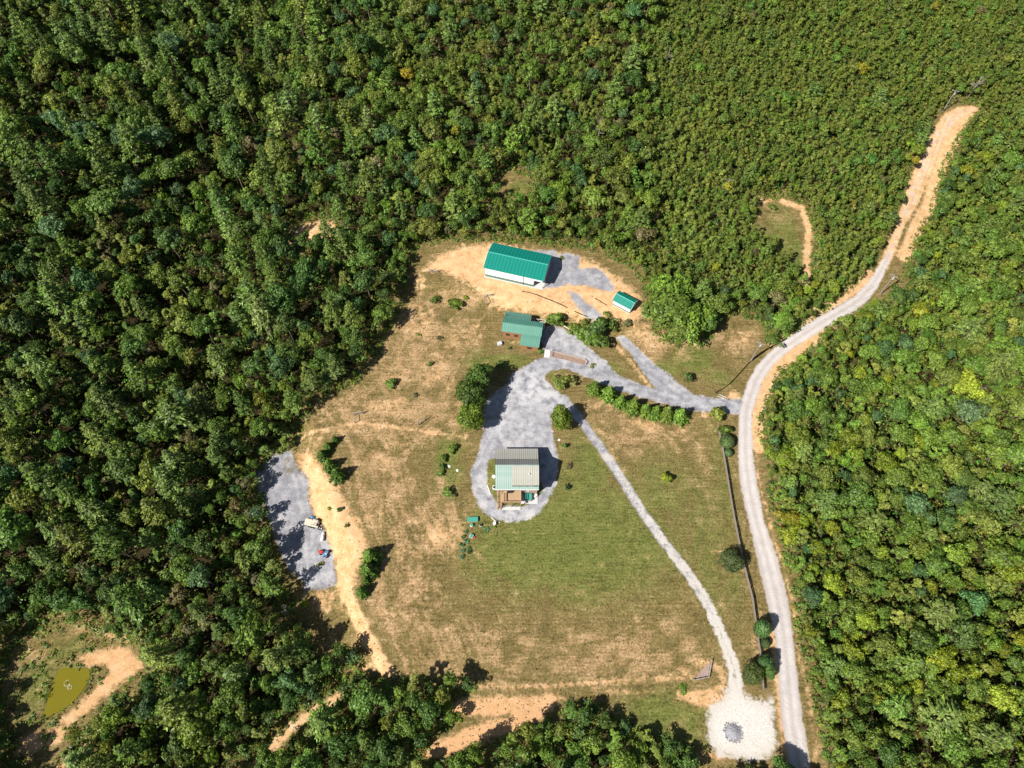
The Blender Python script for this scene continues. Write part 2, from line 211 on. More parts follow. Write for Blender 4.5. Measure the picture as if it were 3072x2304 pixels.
def ground_material():
    m, nt, out = new_mat('ground_cover'); t = NT(nt); p = t.pos()
    a = t.attr('zone_a'); b = t.attr('zone_b'); c_ = t.attr('zone_c')
    sa = t.sep(a.outputs['Color']); sb = t.sep(b.outputs['Color']); sc_ = t.sep(c_.outputs['Color'])
    soil, green, gravel, white = sa[0], sa[1], sa[2], a.outputs['Alpha']
    road, litter, straw, bed = sb[0], sb[1], sb[2], b.outputs['Alpha']
    rut, wheel, pale, red = sc_[0], sc_[1], sc_[2], c_.outputs['Alpha']
    n_big = t.noise(.07, 5, .6, p); n_mid = t.noise(.45, 6, .62, p); n_fine = t.noise(2.2, 5, .7, p); n_edge = t.noise(.55, 8, .72, p, .6)
    n_grain = t.noise(5.5, 3, .7, p); n_patch = t.noise(.2, 6, .65, p, .5)
    streak = t.noise(1.0, 4, .6, t.scalevec(p, (.2, 2.4, 1), R(-14)))
    streak2 = t.noise(1.0, 4, .6, t.scalevec(p, (.15, 1.7, 1), R(62)))
    st = t.mix(t.mapr(n_big, .42, .58), streak, streak2); stv = t.sep(st)[0]
    def edge(mk, amp=.75, w=.16): return t.mapr(t.math('ADD', mk, t.math('MULTIPLY', t.math('SUBTRACT', n_edge, .5), amp)), .5 - w, .5 + w)
    # grass, dry to lush
    def ctr(v, k): return t.math('MULTIPLY', t.math('SUBTRACT', v, .5), k)
    tex = t.math('ADD', t.math('ADD', ctr(n_fine, .95), ctr(stv, .5)), t.math('ADD', t.math('ADD', ctr(n_patch, .3), .63), ctr(n_mid, .35)))
    dry = t.ramp(tex, [(.42, (.066, .053, .016)), (.57, (.125, .096, .033)), (.7, (.185, .135, .054)), (.88, (.33, .235, .115))])
    lush = t.ramp(tex, [(.42, (.042, .053, .011)), (.57, (.092, .106, .024)), (.72, (.15, .152, .042)), (.9, (.27, .225, .09))])
    strw = t.ramp(tex, [(.4, (.095, .066, .026)), (.54, (.20, .132, .058)), (.68, (.335, .22, .11)), (.86, (.52, .36, .205))])
    g = t.mix(t.mapr(t.math('ADD', green, t.math('MULTIPLY', t.math('SUBTRACT', n_patch, .5), 1.2)), .15, .85), dry, lush)
    g = t.mix(t.mapr(t.math('ADD', straw, t.math('MULTIPLY', t.math('SUBTRACT', n_patch, .5), 2.2)), .2, .9), g, strw)
    # bare soil
    so_ = t.ramp(t.math('ADD', t.math('MULTIPLY', n_mid, .6), t.math('MULTIPLY', n_fine, .4)), [(.3, (.30, .165, .07)), (.43, (.46, .275, .13)), (.56, (.555, .365, .195)), (.74, (.63, .48, .32))])
    speck = t.mapr(t.noise(2.6, 3, .6, p), .62, .7); so_ = t.mix(t.math('MULTIPLY', speck, .75), so_, (.17, .115, .045))
    so_ = t.mix(t.math('MULTIPLY', red, t.mapr(n_mid, .25, .6)), so_, (.43, .205, .095))
    col = t.mix(edge(soil, 1.5, .2), g, so_)
    # forest floor
    lt = t.ramp(n_fine, [(.3, (.014, .011, .005)), (.5, (.032, .024, .01)), (.72, (.07, .048, .02))])
    col = t.mix(edge(litter, .9, .25), col, lt)
    # gravel
    gr = t.ramp(t.math('ADD', t.math('MULTIPLY', n_mid, .55), t.math('MULTIPLY', n_grain, .45)), [(.34, (.12, .12, .133)), (.46, (.205, .203, .22)), (.56, (.295, .292, .312)), (.7, (.44, .435, .445))])
    gr = t.mix(t.math('MULTIPLY', t.mapr(n_patch, .5, .68), .55), gr, (.43, .41, .40)); gr = t.mix(t.math('MULTIPLY', t.mapr(n_patch, .34, .5, 1., 0.), .35), gr, (.2, .195, .21))
    gr = t.mix(t.math('MULTIPLY', pale, t.mapr(n_mid, .3, .65)), gr, (.5, .49, .49))
    col = t.mix(edge(gravel, 1.0, .16), col, gr)
    rd = t.ramp(t.math('ADD', t.math('MULTIPLY', n_mid, .6), t.math('MULTIPLY', n_grain, .4)), [(.3, (.31, .28, .265)), (.5, (.43, .39, .37)), (.7, (.53, .48, .445))])
    rd = t.mix(t.math('MULTIPLY', rut, .3), rd, (.56, .53, .51)); rd = t.mix(t.math('MULTIPLY', t.math('MULTIPLY', wheel, n_mid), .9), rd, (.30, .25, .20))
    col = t.mix(edge(road, .8, .16), col, rd)
    n_pin = t.noise(9, 2, .6, p); wh = t.ramp(t.math('ADD', t.math('MULTIPLY', n_fine, .35), t.math('MULTIPLY', n_pin, .65)), [(.32, (.2, .175, .135)), (.41, (.40, .37, .325)), (.5, (.515, .485, .445)), (.7, (.60, .57, .54))])
    wh = t.mix(t.math('MULTIPLY', t.mapr(n_patch, .48, .62), .35), wh, (.46, .41, .35)); wh = t.mix(t.math('MULTIPLY', t.mapr(white, .95, .6), .4), wh, (.40, .36, .31))
    col = t.mix(edge(white, 1.25, .16), col, wh)
    bd = t.ramp(n_fine, [(.3, (.17, .115, .085)), (.7, (.34, .24, .19))])
    col = t.mix(edge(bed, .2, .12), col, bd)
    hgt = t.math('ADD', t.math('MULTIPLY', n_fine, .6), t.math('MULTIPLY', n_grain, .4))
    t.link(t.bsdf(col, .95, .1, t.bump(hgt, .6, .4)), out.inputs[0]); return m

def leaf_material(name, use_attr=False, trans=.28, lo=.42, hi=1.62):
    m, nt, out = new_mat(name); t = NT(nt)
    geo = t.n.new('ShaderNodeNewGeometry'); rnd = geo.outputs['Random Per Island']
    if use_attr: base = t.attr('tint').outputs['Color']
    else:
        oi = t.n.new('ShaderNodeObjectInfo'); base = oi.outputs['Color']
    v = t.mapr(rnd, 0, 1, lo, hi)
    n = t.noise(.35, 3, .5, t.pos()); v = t.math('MULTIPLY', v, t.mapr(n, .3, .7, .8, 1.2))
    col = t.mix(1.0, base, t.n.new('ShaderNodeCombineColor').outputs[0], 'MULTIPLY')
    cc = nt.nodes[-1] if nt.nodes[-1].bl_idname == 'ShaderNodeCombineColor' else [x for x in nt.nodes if x.bl_idname == 'ShaderNodeCombineColor'][0]
    warm = t.math('MULTIPLY', v, t.mapr(t.math('FRACT', t.math('MULTIPLY', rnd, 7.13)), 0, 1, .86, 1.1))
    t.link(warm, cc.inputs[0]); t.link(v, cc.inputs[1]); t.link(v, cc.inputs[2])
    d = t.bsdf(col, .5, .35)
    tr = t.n.new('ShaderNodeBsdfTranslucent'); t.link(col, tr.inputs[0])
    mx = t.n.new('ShaderNodeMixShader'); mx.inputs[0].default_value = trans; t.link(d, mx.inputs[1]); t.link(tr.outputs[0], mx.inputs[2])
    t.link(mx.outputs[0], out.inputs[0]); return m

def simple(name, col, rough=.6, spec=.3, var=.25, scale=3.0, metallic=0., bump=0.):
    m, nt, out = new_mat(name); t = NT(nt); p = t.n.new('ShaderNodeTexCoord').outputs['Object']
    n = t.noise(scale, 5, .6, p)
    c = t.mix(n, tuple(x * (1 - var) for x in col), tuple(min(1, x * (1 + var)) for x in col))
    t.link(t.bsdf(c, rough, spec, t.bump(n, bump, .05) if bump else None, metallic), out.inputs[0]); return m

def roof_material(name, col, worn, scale=.5, rough=.42):
    m, nt, out = new_mat(name); t = NT(nt); p = t.n.new('ShaderNodeTexCoord').outputs['Object']
    n = t.noise(scale, 5, .6, p); n2 = t.noise(1.0, 4, .6, t.scalevec(p, (3.5, .25, 1)))
    oi = t.n.new('ShaderNodeObjectInfo').outputs['Random']
    c = t.mix(t.mapr(n, .35, .75), col, worn); c = t.mix(t.math('MULTIPLY', t.mapr(n2, .5, .75), .3), c, tuple(x * .7 for x in col))
    c = t.mix(t.math('MULTIPLY', oi, .16), c, worn)
    t.link(t.bsdf(c, rough, .4), out.inputs[0]); return m

MAT = {}
MAT['ground'] = ground_material()
MAT['leaf'] = leaf_material('leaves', trans=.4); MAT['needle'] = leaf_material('needles', trans=.36)
MAT['leaf_mass'] = leaf_material('leaf_mass', True, .42, .62, 1.38)
MAT['bark'] = simple('bark', (.13, .10, .075), .9, .1, .4, 2)
MAT['deadwood'] = simple('dead_wood', (.27, .245, .22), .9, .1, .3, 2)
MAT['roof_green'] = roof_material('roof_green_metal', (.0, .165, .122), (.004, .18, .137), .15)
MAT['roof_faded'] = roof_material('roof_faded_green', (.06, .195, .145), (.12, .25, .19), .35)
MAT['roof_teal'] = roof_material('roof_pale_teal', (.235, .33, .285), (.32, .385, .35), .4)
MAT['roof_tan'] = roof_material('roof_weathered_tan', (.31, .305, .255), (.38, .37, .325), .4)
MAT['white'] = simple('white_metal_siding', (.80, .80, .79), .5, .3, .04, 1)
MAT['wainscot'] = simple('green_wainscot', (.10, .17, .135), .5, .3, .12, 1)
MAT['trim_green'] = simple('green_trim', (.02, .22, .165), .45, .35, .1, 1)
MAT['log'] = simple('brown_log_wall', (.20, .10, .045), .8, .2, .4, 2.5)
MAT['deck'] = simple('cedar_deck', (.36, .24, .14), .75, .2, .25, 2.2)
MAT['deck_dark'] = simple('stained_deck', (.27, .18, .10), .75, .2, .25, 2.2)
MAT['wood_grey'] = simple('weathered_grey_wood', (.34, .30, .26), .85, .15, .3, 3)
MAT['fence_wood'] = simple('fence_wood', (.21, .175, .15), .85, .15, .35, 3)
MAT['pole_wood'] = simple('pole_wood', (.22, .20, .18), .9, .1, .3, 3)
MAT['wood_pale'] = simple('pale_timber', (.60, .53, .42), .8, .15, .2, 3)
MAT['concrete'] = simple('concrete', (.55, .53, .50), .9, .15, .15, 1.5)
MAT['concrete_white'] = simple('pale_concrete', (.46, .445, .425), .9, .15, .1, 1.5)
MAT['glass'] = simple('window_glass', (.02, .03, .04), .08, .5, .1, 1)
MAT['black'] = simple('black_plastic', (.012, .012, .012), .6, .3, .3, 4)
MAT['rubber'] = simple('rubber', (.018, .018, .018), .85, .2, .3, 5)
MAT['steel'] = simple('galvanised_steel', (.45, .46, .47), .4, .5, .15, 3)
MAT['teal_cover'] = simple('teal_cover', (.05, .25, .19), .55, .3, .12, 1)
MAT['blue'] = simple('blue_paint', (.07, .22, .42), .5, .4, .15, 2)
MAT['red'] = simple('red_paint', (.5, .045, .03), .45, .4, .12, 2)
MAT['cream'] = simple('cream_plywood', (.52, .45, .35), .75, .2, .12, 1.5)
MAT['white_paint'] = simple('white_paint', (.6, .59, .57), .45, .4, .05, 2)
MAT['stone'] = simple('grey_stone', (.25, .245, .26), .95, .1, .35, 2.5, bump=.4)
MAT['stone_white'] = simple('white_stone', (.72, .70, .66), .9, .1, .15, 2.5)
MAT['foam'] = simple('white_foam', (.5, .5, .42), .9, .2, .2, 4)
def water_material():
    m, nt, out = new_mat('muddy_water'); t = NT(nt); n = t.noise(.25, 4, .6, t.pos())
    c = t.mix(n, (.125, .108, .004), (.15, .125, .006))
    t.link(t.bsdf(c, .1, .5, t.bump(t.noise(2.5, 3, .6, t.pos()), .08, .05)), out.inputs[0]); return m
MAT['water'] = water_material()

# ------------------------------------------------------------------ mesh helpers
class MB:
    def __init__(s): s.v = []; s.f = []
    def add(s, vs, fs):
        o = len(s.v); s.v += [tuple(v) for v in vs]; s.f += [tuple(i + o for i in f) for f in fs]; return s
    def box(s, x0, x1, y0, y1, z0, z1):
        return s.add([(x0, y0, z0), (x1, y0, z0), (x1, y1, z0), (x0, y1, z0), (x0, y0, z1), (x1, y0, z1), (x1, y1, z1), (x0, y1, z1)],
                     [(0, 3, 2, 1), (4, 5, 6, 7), (0, 1, 5, 4), (1, 2, 6, 5), (2, 3, 7, 6), (3, 0, 4, 7)])
    def beam(s, a, b, wd, ht, up=(0, 0, 1)):
        a = Vector(a); b = Vector(b); d = (b - a).normalized(); u = Vector(up); sx = d.cross(u)
        if sx.length < 1e-4: sx = d.cross(Vector((1, 0, 0)))
        sx.normalize(); u = sx.cross(d).normalized(); sx *= wd / 2; u *= ht / 2
        return s.add([a - sx - u, a + sx - u, a + sx + u, a - sx + u, b - sx - u, b + sx - u, b + sx + u, b - sx + u],
                     [(0, 1, 2, 3), (7, 6, 5, 4), (0, 4, 5, 1), (1, 5, 6, 2), (2, 6, 7, 3), (3, 7, 4, 0)])
    def tube(s, pts, rads, n=8, cap=True):
        pts = [Vector(p) for p in pts]; rings = []
        for i, p in enumerate(pts):
            d = (pts[min(i + 1, len(pts) - 1)] - pts[max(i - 1, 0)]).normalized()
            q = d.cross(Vector((0, 0, 1))) if abs(d.z) < .95 else d.cross(Vector((1, 0, 0)))
            q.normalize(); r = q.cross(d)
            rings.append([p + (q * math.cos(2 * math.pi * k / n) + r * math.sin(2 * math.pi * k / n)) * rads[i] for k in range(n)])
        vs = [v for ring in rings for v in ring]; fs = []
        for i in range(len(pts) - 1):
            for k in range(n): fs.append((i * n + k, i * n + (k + 1) % n, (i + 1) * n + (k + 1) % n, (i + 1) * n + k))
        if cap: fs += [tuple(range(n - 1, -1, -1)), tuple((len(pts) - 1) * n + k for k in range(n))]
        return s.add(vs, fs)
    def slab(s, a, b, c, d, th):
        """quad a,b,c,d (counter-clockwise from above) thickened downwards"""
        a, b, c, d = map(Vector, (a, b, c, d)); nrm = (b - a).cross(d - a).normalized() * th
        return s.add([a, b, c, d, a - nrm, b - nrm, c - nrm, d - nrm], [(0, 1, 2, 3), (7, 6, 5, 4), (0, 4, 5, 1), (1, 5, 6, 2), (2, 6, 7, 3), (3, 7, 4, 0)])
    def prism(s, poly, z0, z1):
        n = len(poly); vs = [(x, y, z0) for x, y in poly] + [(x, y, z1) for x, y in poly]
        return s.add(vs, [tuple(range(n - 1, -1, -1)), tuple(range(n, 2 * n))] + [(i, (i + 1) % n, n + (i + 1) % n, n + i) for i in range(n)])
    def mesh(s, name, mat, smooth=False):
        me = bpy.data.meshes.new(name); me.from_pydata(s.v, [], s.f); me.materials.append(mat if not isinstance(mat, str) else MAT[mat])
        if smooth: me.polygons.foreach_set('use_smooth', [True] * len(me.polygons))
        me.update(); return me
    def build(s, name, mat, parent=None, smooth=False, label=None):
        o = bpy.data.objects.new(name, s.mesh(name, mat, smooth)); COL.objects.link(o)
        if parent is not None: o.parent = parent
        if label: o['label'] = label
        return o
def tag(o, label=None, cat=None, group=None, kind=None):
    if label: o['label'] = label
    if cat: o['category'] = cat
    if group: o['group'] = group
    if kind: o['kind'] = kind
    return o
def thing(name, label, cat, loc=(0, 0, 0), rz=0., group=None):
    o = bpy.data.objects.new(name, None); COL.objects.link(o); o.empty_display_size = .3
    o.location = loc; o.rotation_euler = (0, 0, rz); return tag(o, label, cat, group)
def inst(name, me, parent=None, loc=(0, 0, 0), rot=(0, 0, 0), scale=(1, 1, 1)):
    o = bpy.data.objects.new(name, me); COL.objects.link(o); o.location = loc; o.rotation_euler = rot; o.scale = scale
    if parent is not None: o.parent = parent
    return o

# ------------------------------------------------------------------ ground sheet, split into the surfaces one can name
def grid_lines(segs):
    out = [segs[0][0]]
    for a, b, st in segs:
        n = max(1, int(round((b - a) / st))); out += list(a + (b - a) * (np.arange(n) + 1) / n)
    return np.array(out)
GX = grid_lines([(-2600, -900, 425), (-900, -260, 80), (-260, -125, 2.2), (-125, -75, .9), (-75, 80, .45), (80, 165, .9), (165, 260, 2.5), (260, 900, 80), (900, 2600, 425)])
GY = grid_lines([(-1500, -300, 300), (-300, -20, 40), (-20, 2, 2), (2, 146, .45), (146, 240, 1.1), (240, 330, 3), (330, 900, 70), (900, 4000, 500)])
XX, YY = np.meshgrid(GX, GY)
ZZ = terrain(XX, YY)
pond_sd = sdist(XX, YY, Z['pond'])
pond_z = min(G(*p) for p in Z['pond']) + .05
ZZ = np.where(pond_sd > -2.5, np.minimum(ZZ, pond_z + .25 + .4 * (-pond_sd - .6)), ZZ); ZZ = np.where(pond_sd > -.3, pond_z - .9 * sst(-.3, 2, pond_sd) - .1, ZZ)
near = (np.abs(XX) < 230) & (YY > -15) & (YY < 300)
def soft(sd, wd): return np.clip(.5 + sd / (2 * wd), 0, 1)
def zone(k, wd=.7): return soft(np.where(near, sdist(XX, YY, Z[k]), -99), wd)
soil = np.zeros_like(XX)
for k, st, wd in (('soil_barn', 1, 3.2), ('soil_bank', 1, 2.4), ('soil_s', .95, 1.5), ('soil_junc', .85, 1.5), ('soil_pond', .95, 1.6), ('island_bed', .45, 1.5)):
    soil = np.maximum(soil, st * zone(k, wd))
for pts, hw, st in STROKES_SOIL:
    ln = [P(*p)[:2] for p in pts]; soil = np.maximum(soil, st * soft(hw - pdist(XX, YY, ln), 1.1))
def blob_sum(lst):
    r = np.zeros_like(XX)
    for px, py, rx, ry, st in lst:
        if st <= 0: continue
        c = P(px, py); ex = P(px + rx, py); ey = P(px, py - ry)
        ax = max(.4, (ex - c).length); ay = max(.4, (ey - c).length)
        r = np.maximum(r, st * np.exp(-(((XX - c.x) / ax) ** 2 + ((YY - c.y) / ay) ** 2) ** 1.2 * .7))
    return r
soil = np.maximum(soil, blob_sum(BLOBS['soil']) * .78)
green = blob_sum(BLOBS['green']); straw = blob_sum(BLOBS['straw'])
_rs = np.random.default_rng(3); _dl = XX - x_top(YY) + 1.2 * np.sin(YY * .07); _ln = np.interp(_dl, np.arange(0, 60, .55), _rs.normal(0, 1, 110))
straw = straw + .22 * _ln * sst(-1, 3, _dl) * (1 - sst(16, 34, _dl)) * (YY < 110)
_dc = np.hypot(XX - 8, (YY - 62) * 1.15); _l2 = np.interp(_dc, np.arange(0, 120, .7), _rs.normal(0, 1, 172)); straw = straw + .13 * _l2 * sst(14, 20, _dc) * (YY < 85); green = green + .08 * _l2 * sst(14, 20, _dc)
straw = np.clip(straw, -.3, 1.2); green = np.clip(green, -.3, 1.2)
yard = zone('yard', 1.3); isle = zone('isle', .9); yard = yard * (1 - isle)
pad = zone('pad', 1.8); apron = np.maximum(zone('apron', 1.7), zone('apron2', 1.5) * .85)
pad = pad - .42 * blob_sum([(865, 1400, 40, 60, 1), (900, 1520, 25, 40, .8), (950, 1700, 30, 20, .6), (880, 1750, 30, 25, .8)]); gravel = np.maximum(np.maximum(yard, pad), apron); trackd = pdist(XX, YY, Z['track']); gravel = np.maximum(gravel, np.clip(.5 + (1.15 - trackd) / 1.5, 0, 1) * sst(25, 40, YY))
trackd = pdist(XX, YY, Z['track']); hw = np.interp(YY, [20, 40, 80, 95], [1.6, 1.35, 1.0, .95])
wtrack = np.clip(.5 + (hw - trackd) / 1.7, 0, 1) * np.where(np.abs(trackd) < .3, .74, 1)
wpad = zone('wpad', 2.2); white = np.maximum(wtrack * np.interp(YY, [0, 40, 75, 96], [.9, .74, .58, .45]), wpad)
edge_ring = np.exp(-(sdist(XX, YY, Z['yard']) / .7) ** 2) * .42; edge_ring2 = np.exp(-(sdist(XX, YY, Z['isle']) / .6) ** 2) * .3
white = np.maximum(white, np.where(yard > .05, np.maximum(edge_ring, edge_ring2), 0))
road = zone('road', 1.0); soil = np.maximum(soil, road * sst(118, 140, YY)); road = road * (1 - .56 * sst(126, 148, YY)); bed = zone('bed', .35)
csd = np.where(near, clear_sd(XX, YY), -99); litter = np.clip(.5 - (csd + 4) / 6, 0, 1)
litter = litter * (1 - np.clip(np.maximum.reduce([road, gravel, white, bed]) * 1.5, 0, 1))
soil = np.maximum(soil, pad * .6)
soil = soil * (1 - np.clip((isle) * 1.2, 0, 1) * .5)
green = np.maximum(green, isle * .8)
ZZ = ZZ - .05 * road - .03 * gravel
_rl = np.array([P(*p)[:2] for p in ROAD_L]); _rr = np.array([P(*p)[:2] for p in ROAD_R]); _mid = (_rl + _rr) / 2
_rd = pdist(XX, YY, _mid); rut = np.exp(-((_rd - .95) / .42) ** 2); whl = np.maximum(np.exp(-(_rd / .35) ** 2) * .8, np.exp(-((_rd - 2.1) / .5) ** 2))
pale = np.zeros_like(XX)
for ln_ in ([(2225, 1220), (2100, 1210), (2000, 1195), (1900, 1168), (1830, 1140), (1760, 1108), (1690, 1092), (1630, 1100), (1580, 1130), (1555, 1180), (1545, 1300)], [(2087, 1200), (2000, 1140), (1920, 1065), (1870, 1020)], [(1800, 1112), (1740, 1060), (1690, 1015), (1650, 1000)], [(1470, 1330), (1445, 1390), (1437, 1430), (1445, 1475), (1475, 1520), (1530, 1542), (1590, 1532), (1635, 1490), (1652, 1440), (1650, 1370), (1640, 1310)], [(860, 1360), (900, 1450), (920, 1560), (930, 1680), (940, 1740)]):
    d_ = pdist(XX, YY, [P(*p_)[:2] for p_ in ln_]); pale = np.maximum(pale, .38 * np.exp(-((d_ - .85) / .32) ** 2))
pale = np.maximum(pale, blob_sum([(1600, 1175, 80, 60, .8), (1500, 1250, 40, 60, .6), (1560, 1290, 60, 40, .5), (1445, 1470, 30, 60, .5), (1560, 1545, 80, 25, .6), (1700, 1010, 60, 40, .45), (1650, 1400, 30, 60, .4), (930, 1720, 60, 40, .3), (1780, 1080, 40, 30, .5)]))
red = np.maximum(.45 * (1 - sst(14, 22, YY)) * sst(-32, -22, XX), .2 * (XX < -70))
zc = np.stack([rut, whl, pale, red], -1).reshape(-1, 4).astype(np.float32)
za = np.stack([soil, green, gravel, white], -1).reshape(-1, 4).astype(np.float32)
zb = np.stack([road, litter, straw, bed], -1).reshape(-1, 4).astype(np.float32)
vco = np.stack([XX, YY, ZZ], -1).reshape(-1, 3).astype(np.float32)
ny, nx = XX.shape
ii = np.arange((ny - 1) * (nx - 1)); r_, c_ = ii // (nx - 1), ii % (nx - 1); v0 = r_ * nx + c_
quads = np.stack([v0, v0 + 1, v0 + nx + 1, v0 + nx], 1)
def fm(m): return m.reshape(-1)[quads].mean(1)
cls = np.zeros(len(quads), int)                                    # 0 field
cls[fm(litter) > .5] = 1
cls[(fm(soil) > .55) & (cls == 0)] = 2
for k, m in ((3, yard), (4, pad), (5, apron), (6, wtrack), (7, wpad), (8, road)): cls[fm(m) > .5] = k
cls[fm(bed) > .5] = 9
def np_mesh(name, co, faces, mat, attrs=(), smooth=True):
    me = bpy.data.meshes.new(name); k = faces.shape[1]
    me.vertices.add(len(co)); me.vertices.foreach_set('co', np.ascontiguousarray(co, np.float32).ravel())
    me.loops.add(faces.size); me.loops.foreach_set('vertex_index', faces.ravel().astype(np.int32))
    me.polygons.add(len(faces)); me.polygons.foreach_set('loop_start', (np.arange(len(faces)) * k).astype(np.int32))
    if smooth: me.polygons.foreach_set('use_smooth', np.ones(len(faces), bool))
    me.update(calc_edges=True)
    for an, ad in attrs:
        at = me.attributes.new(an, 'FLOAT_COLOR', 'POINT'); at.data.foreach_set('color', np.ascontiguousarray(ad, np.float32).ravel())
    me.materials.append(MAT[mat]); return me
for k, nm in enumerate(['grass_field', 'forest_floor', 'bare_soil', 'gravel_driveway', 'gravel_parking_pad', 'gravel_barn_apron', 'white_gravel_track', 'white_gravel_pad', 'gravel_road', 'mulch_bed_ground']):
    q = quads[cls == k]
    if not len(q): continue
    u, inv = np.unique(q, return_inverse=True)
    me = np_mesh(nm, vco[u], inv.reshape(q.shape), 'ground', (('zone_a', za[u]), ('zone_b', zb[u]), ('zone_c', zc[u])))
    o = bpy.data.objects.new(nm, me); COL.objects.link(o); o['kind'] = 'structure'
pw = MB(); pc = Z['pond'].mean(0); ring = [tuple(pc + (p - pc) * 1.06) for p in Z['pond']]
pw.add([(x, y, pond_z) for x, y in ring], [tuple(range(len(ring)))])
if Vector((0, 0, 1)).dot(Vector((ring[1][0] - ring[0][0], ring[1][1] - ring[0][1], 0)).cross(Vector((ring[2][0] - ring[1][0], ring[2][1] - ring[1][1], 0)))) < 0: pw.f = [tuple(reversed(f)) for f in pw.f]
tag(pw.build('pond_water', 'water'), kind='structure')

# ------------------------------------------------------------------ buildings
def window(parent, x, z, wd, ht, y, face, fmat='white_paint'):
    """face: unit outward direction 'S','N','E','W'; x is the coordinate along the wall"""
    def tr(a, out, zz):
        return {'S': (a, y - out, zz), 'N': (a, y + out, zz), 'E': (y + out, a, zz), 'W': (y - out, a, zz)}[face]
    def bx(mb, a0, a1, o0, o1, z0, z1):
        p, q = tr(a0, o0, z0), tr(a1, o1, z1)
        mb.box(min(p[0], q[0]), max(p[0], q[0]), min(p[1], q[1]), max(p[1], q[1]), z0, z1)
    f = MB(); t = .07
    bx(f, x - wd / 2 - t, x + wd / 2 + t, .004, .05, z - ht / 2 - t, z - ht / 2); bx(f, x - wd / 2 - t, x + wd / 2 + t, .004, .05, z + ht / 2, z + ht / 2 + t)
    bx(f, x - wd / 2 - t, x - wd / 2, .004, .05, z - ht / 2, z + ht / 2); bx(f, x + wd / 2, x + wd / 2 + t, .004, .05, z - ht / 2, z + ht / 2)
    wi = f.build('window', fmat, parent)
    g = MB(); bx(g, x - wd / 2, x + wd / 2, .006, .02, z - ht / 2, z + ht / 2); g.build('pane', 'glass', wi)

def roof_panels(roof, x0, x1, yl, zl, yh, zh, n, mat, name='roof_panel', rib=(.04, .07)):
    """standing seam panels running from low edge (yl,zl) to high edge (yh,zh)"""
    wdt = (x1 - x0) / n; mb = MB(); sgn = 1 if yl < yh else -1
    if sgn > 0: mb.slab((0.006, yl, zl), (wdt - .006, yl, zl), (wdt - .006, yh, zh), (0.006, yh, zh), .05)
    else: mb.slab((0.006, yh, zh), (wdt - .006, yh, zh), (wdt - .006, yl, zl), (0.006, yl, zl), .05)
    d = Vector((0, yh - yl, zh - zl)).normalized(); nn = Vector((0, -d.z * sgn, d.y * sgn))
    if nn.z < 0: nn = -nn
    a = Vector((0.03, yl, zl)) + nn * .035; b = Vector((0.03, yh, zh)) + nn * .035
    mb.beam(a, b, rib[0], rib[1], tuple(nn)); me = mb.mesh(name, mat)
    for i in range(n): inst(name, me, roof, (x0 + i * wdt, 0, 0))

# --- house
house = thing('house', 'two-storey house with pale ribbed metal roof beside the gravel turnaround', 'house', (1.2, 66.0, G(1.2, 66)))
body = MB()
def gable(mb, x, prof, th):
    n = len(prof); mb.add([(x, y, z) for y, z in prof] + [(x + th, y, z) for y, z in prof], [tuple(range(n - 1, -1, -1)), tuple(range(n, 2 * n))] + [(i, (i + 1) % n, n + (i + 1) % n, n + i) for i in range(n)])
prof = [(-2.0, -.1), (8.2, -.1), (8.2, 3.4), (5.15, 4.68), (2.15, 7.8), (-2.0, 4.4)]
gable(body, -4.95, prof, .15); gable(body, 4.8, prof, .15)
body.box(-4.8, 4.8, -2.0, -1.85, -.1, 4.4); body.box(-4.8, 4.8, 8.05, 8.2, -.1, 3.35)
body.build('wall', simple('grey_brown_siding', (.33, .26, .19), .8, .2, .2, 2), house)
dw = MB(); dw.box(-1.1, 4.94, -1.98, -1.84, 4.42, 6.25)
for xx in (-1.1, 4.82): dw.add([(xx, -1.85, 4.5), (xx, 2.0, 7.75), (xx, -1.85, 6.3), (xx + .12, -1.85, 4.5), (xx + .12, 2.0, 7.75), (xx + .12, -1.85, 6.3)], [(0, 1, 2), (5, 4, 3), (0, 3, 4, 1), (1, 4, 5, 2), (2, 5, 3, 0)])
dw.build('dormer_wall', MAT['wainscot'], house)
roof = MB(); roof.beam((-5.25, 2.15, 8.06), (5.25, 2.15, 8.06), .22, .07)
roof = roof.build('roof', 'roof_teal', house)
roof_panels(roof, -5.25, 5.25, -2.5, 4.2, 2.12, 8.0, 20, 'roof_teal')
roof_panels(roof, -5.25, 5.25, 5.3, 4.78, 2.18, 8.0, 20, 'roof_tan')
roof_panels(roof, -5.25, 5.25, 8.65, 3.42, 5.24, 4.86, 20, 'roof_tan')
roof_panels(roof, -1.25, 5.25, -2.25, 6.35, 2.0, 8.06, 12, 'roof_tan')
MB().box(-1.25, 5.25, -2.24, -2.16, 6.12, 6.3).build('fascia', 'wood_grey', house)
vp = MB().tube([(2.9, .1, 6.9), (2.9, .1, 7.75)], [.09, .09], 8); vp.tube([(2.9, .1, 7.62), (2.9, .1, 7.8)], [.15, .13], 8); vp.build('vent_pipe', 'white_paint', house)
gt = MB().beam((-5.25, -2.56, 4.12), (5.25, -2.56, 4.12), .12, .12); gt.build('gutter', 'white_paint', house)
for x in (-3.6, -.6, 2.2, 4.0): window(house, x, 3.4, .9, 1.2, -2.0, 'S')
for x in (-.2, 1.6, 3.4): window(house, x, 5.55, 1.0, .8, -1.98, 'S')
for yy in (-.4, 2.2, 4.6): window(house, yy, 3.3, .9, 1.2, 4.95, 'E'); window(house, yy, 3.3, .9, 1.2, -4.95, 'W')
window(house, 2.1, 6.0, .9, 1.1, 4.95, 'E'); window(house, 2.1, 6.0, .9, 1.1, -4.95, 'W')
for x in (-3.4, -1.2, 1.2, 3.4): window(house, x, 1.9, .9, 1.1, 8.2, 'N')
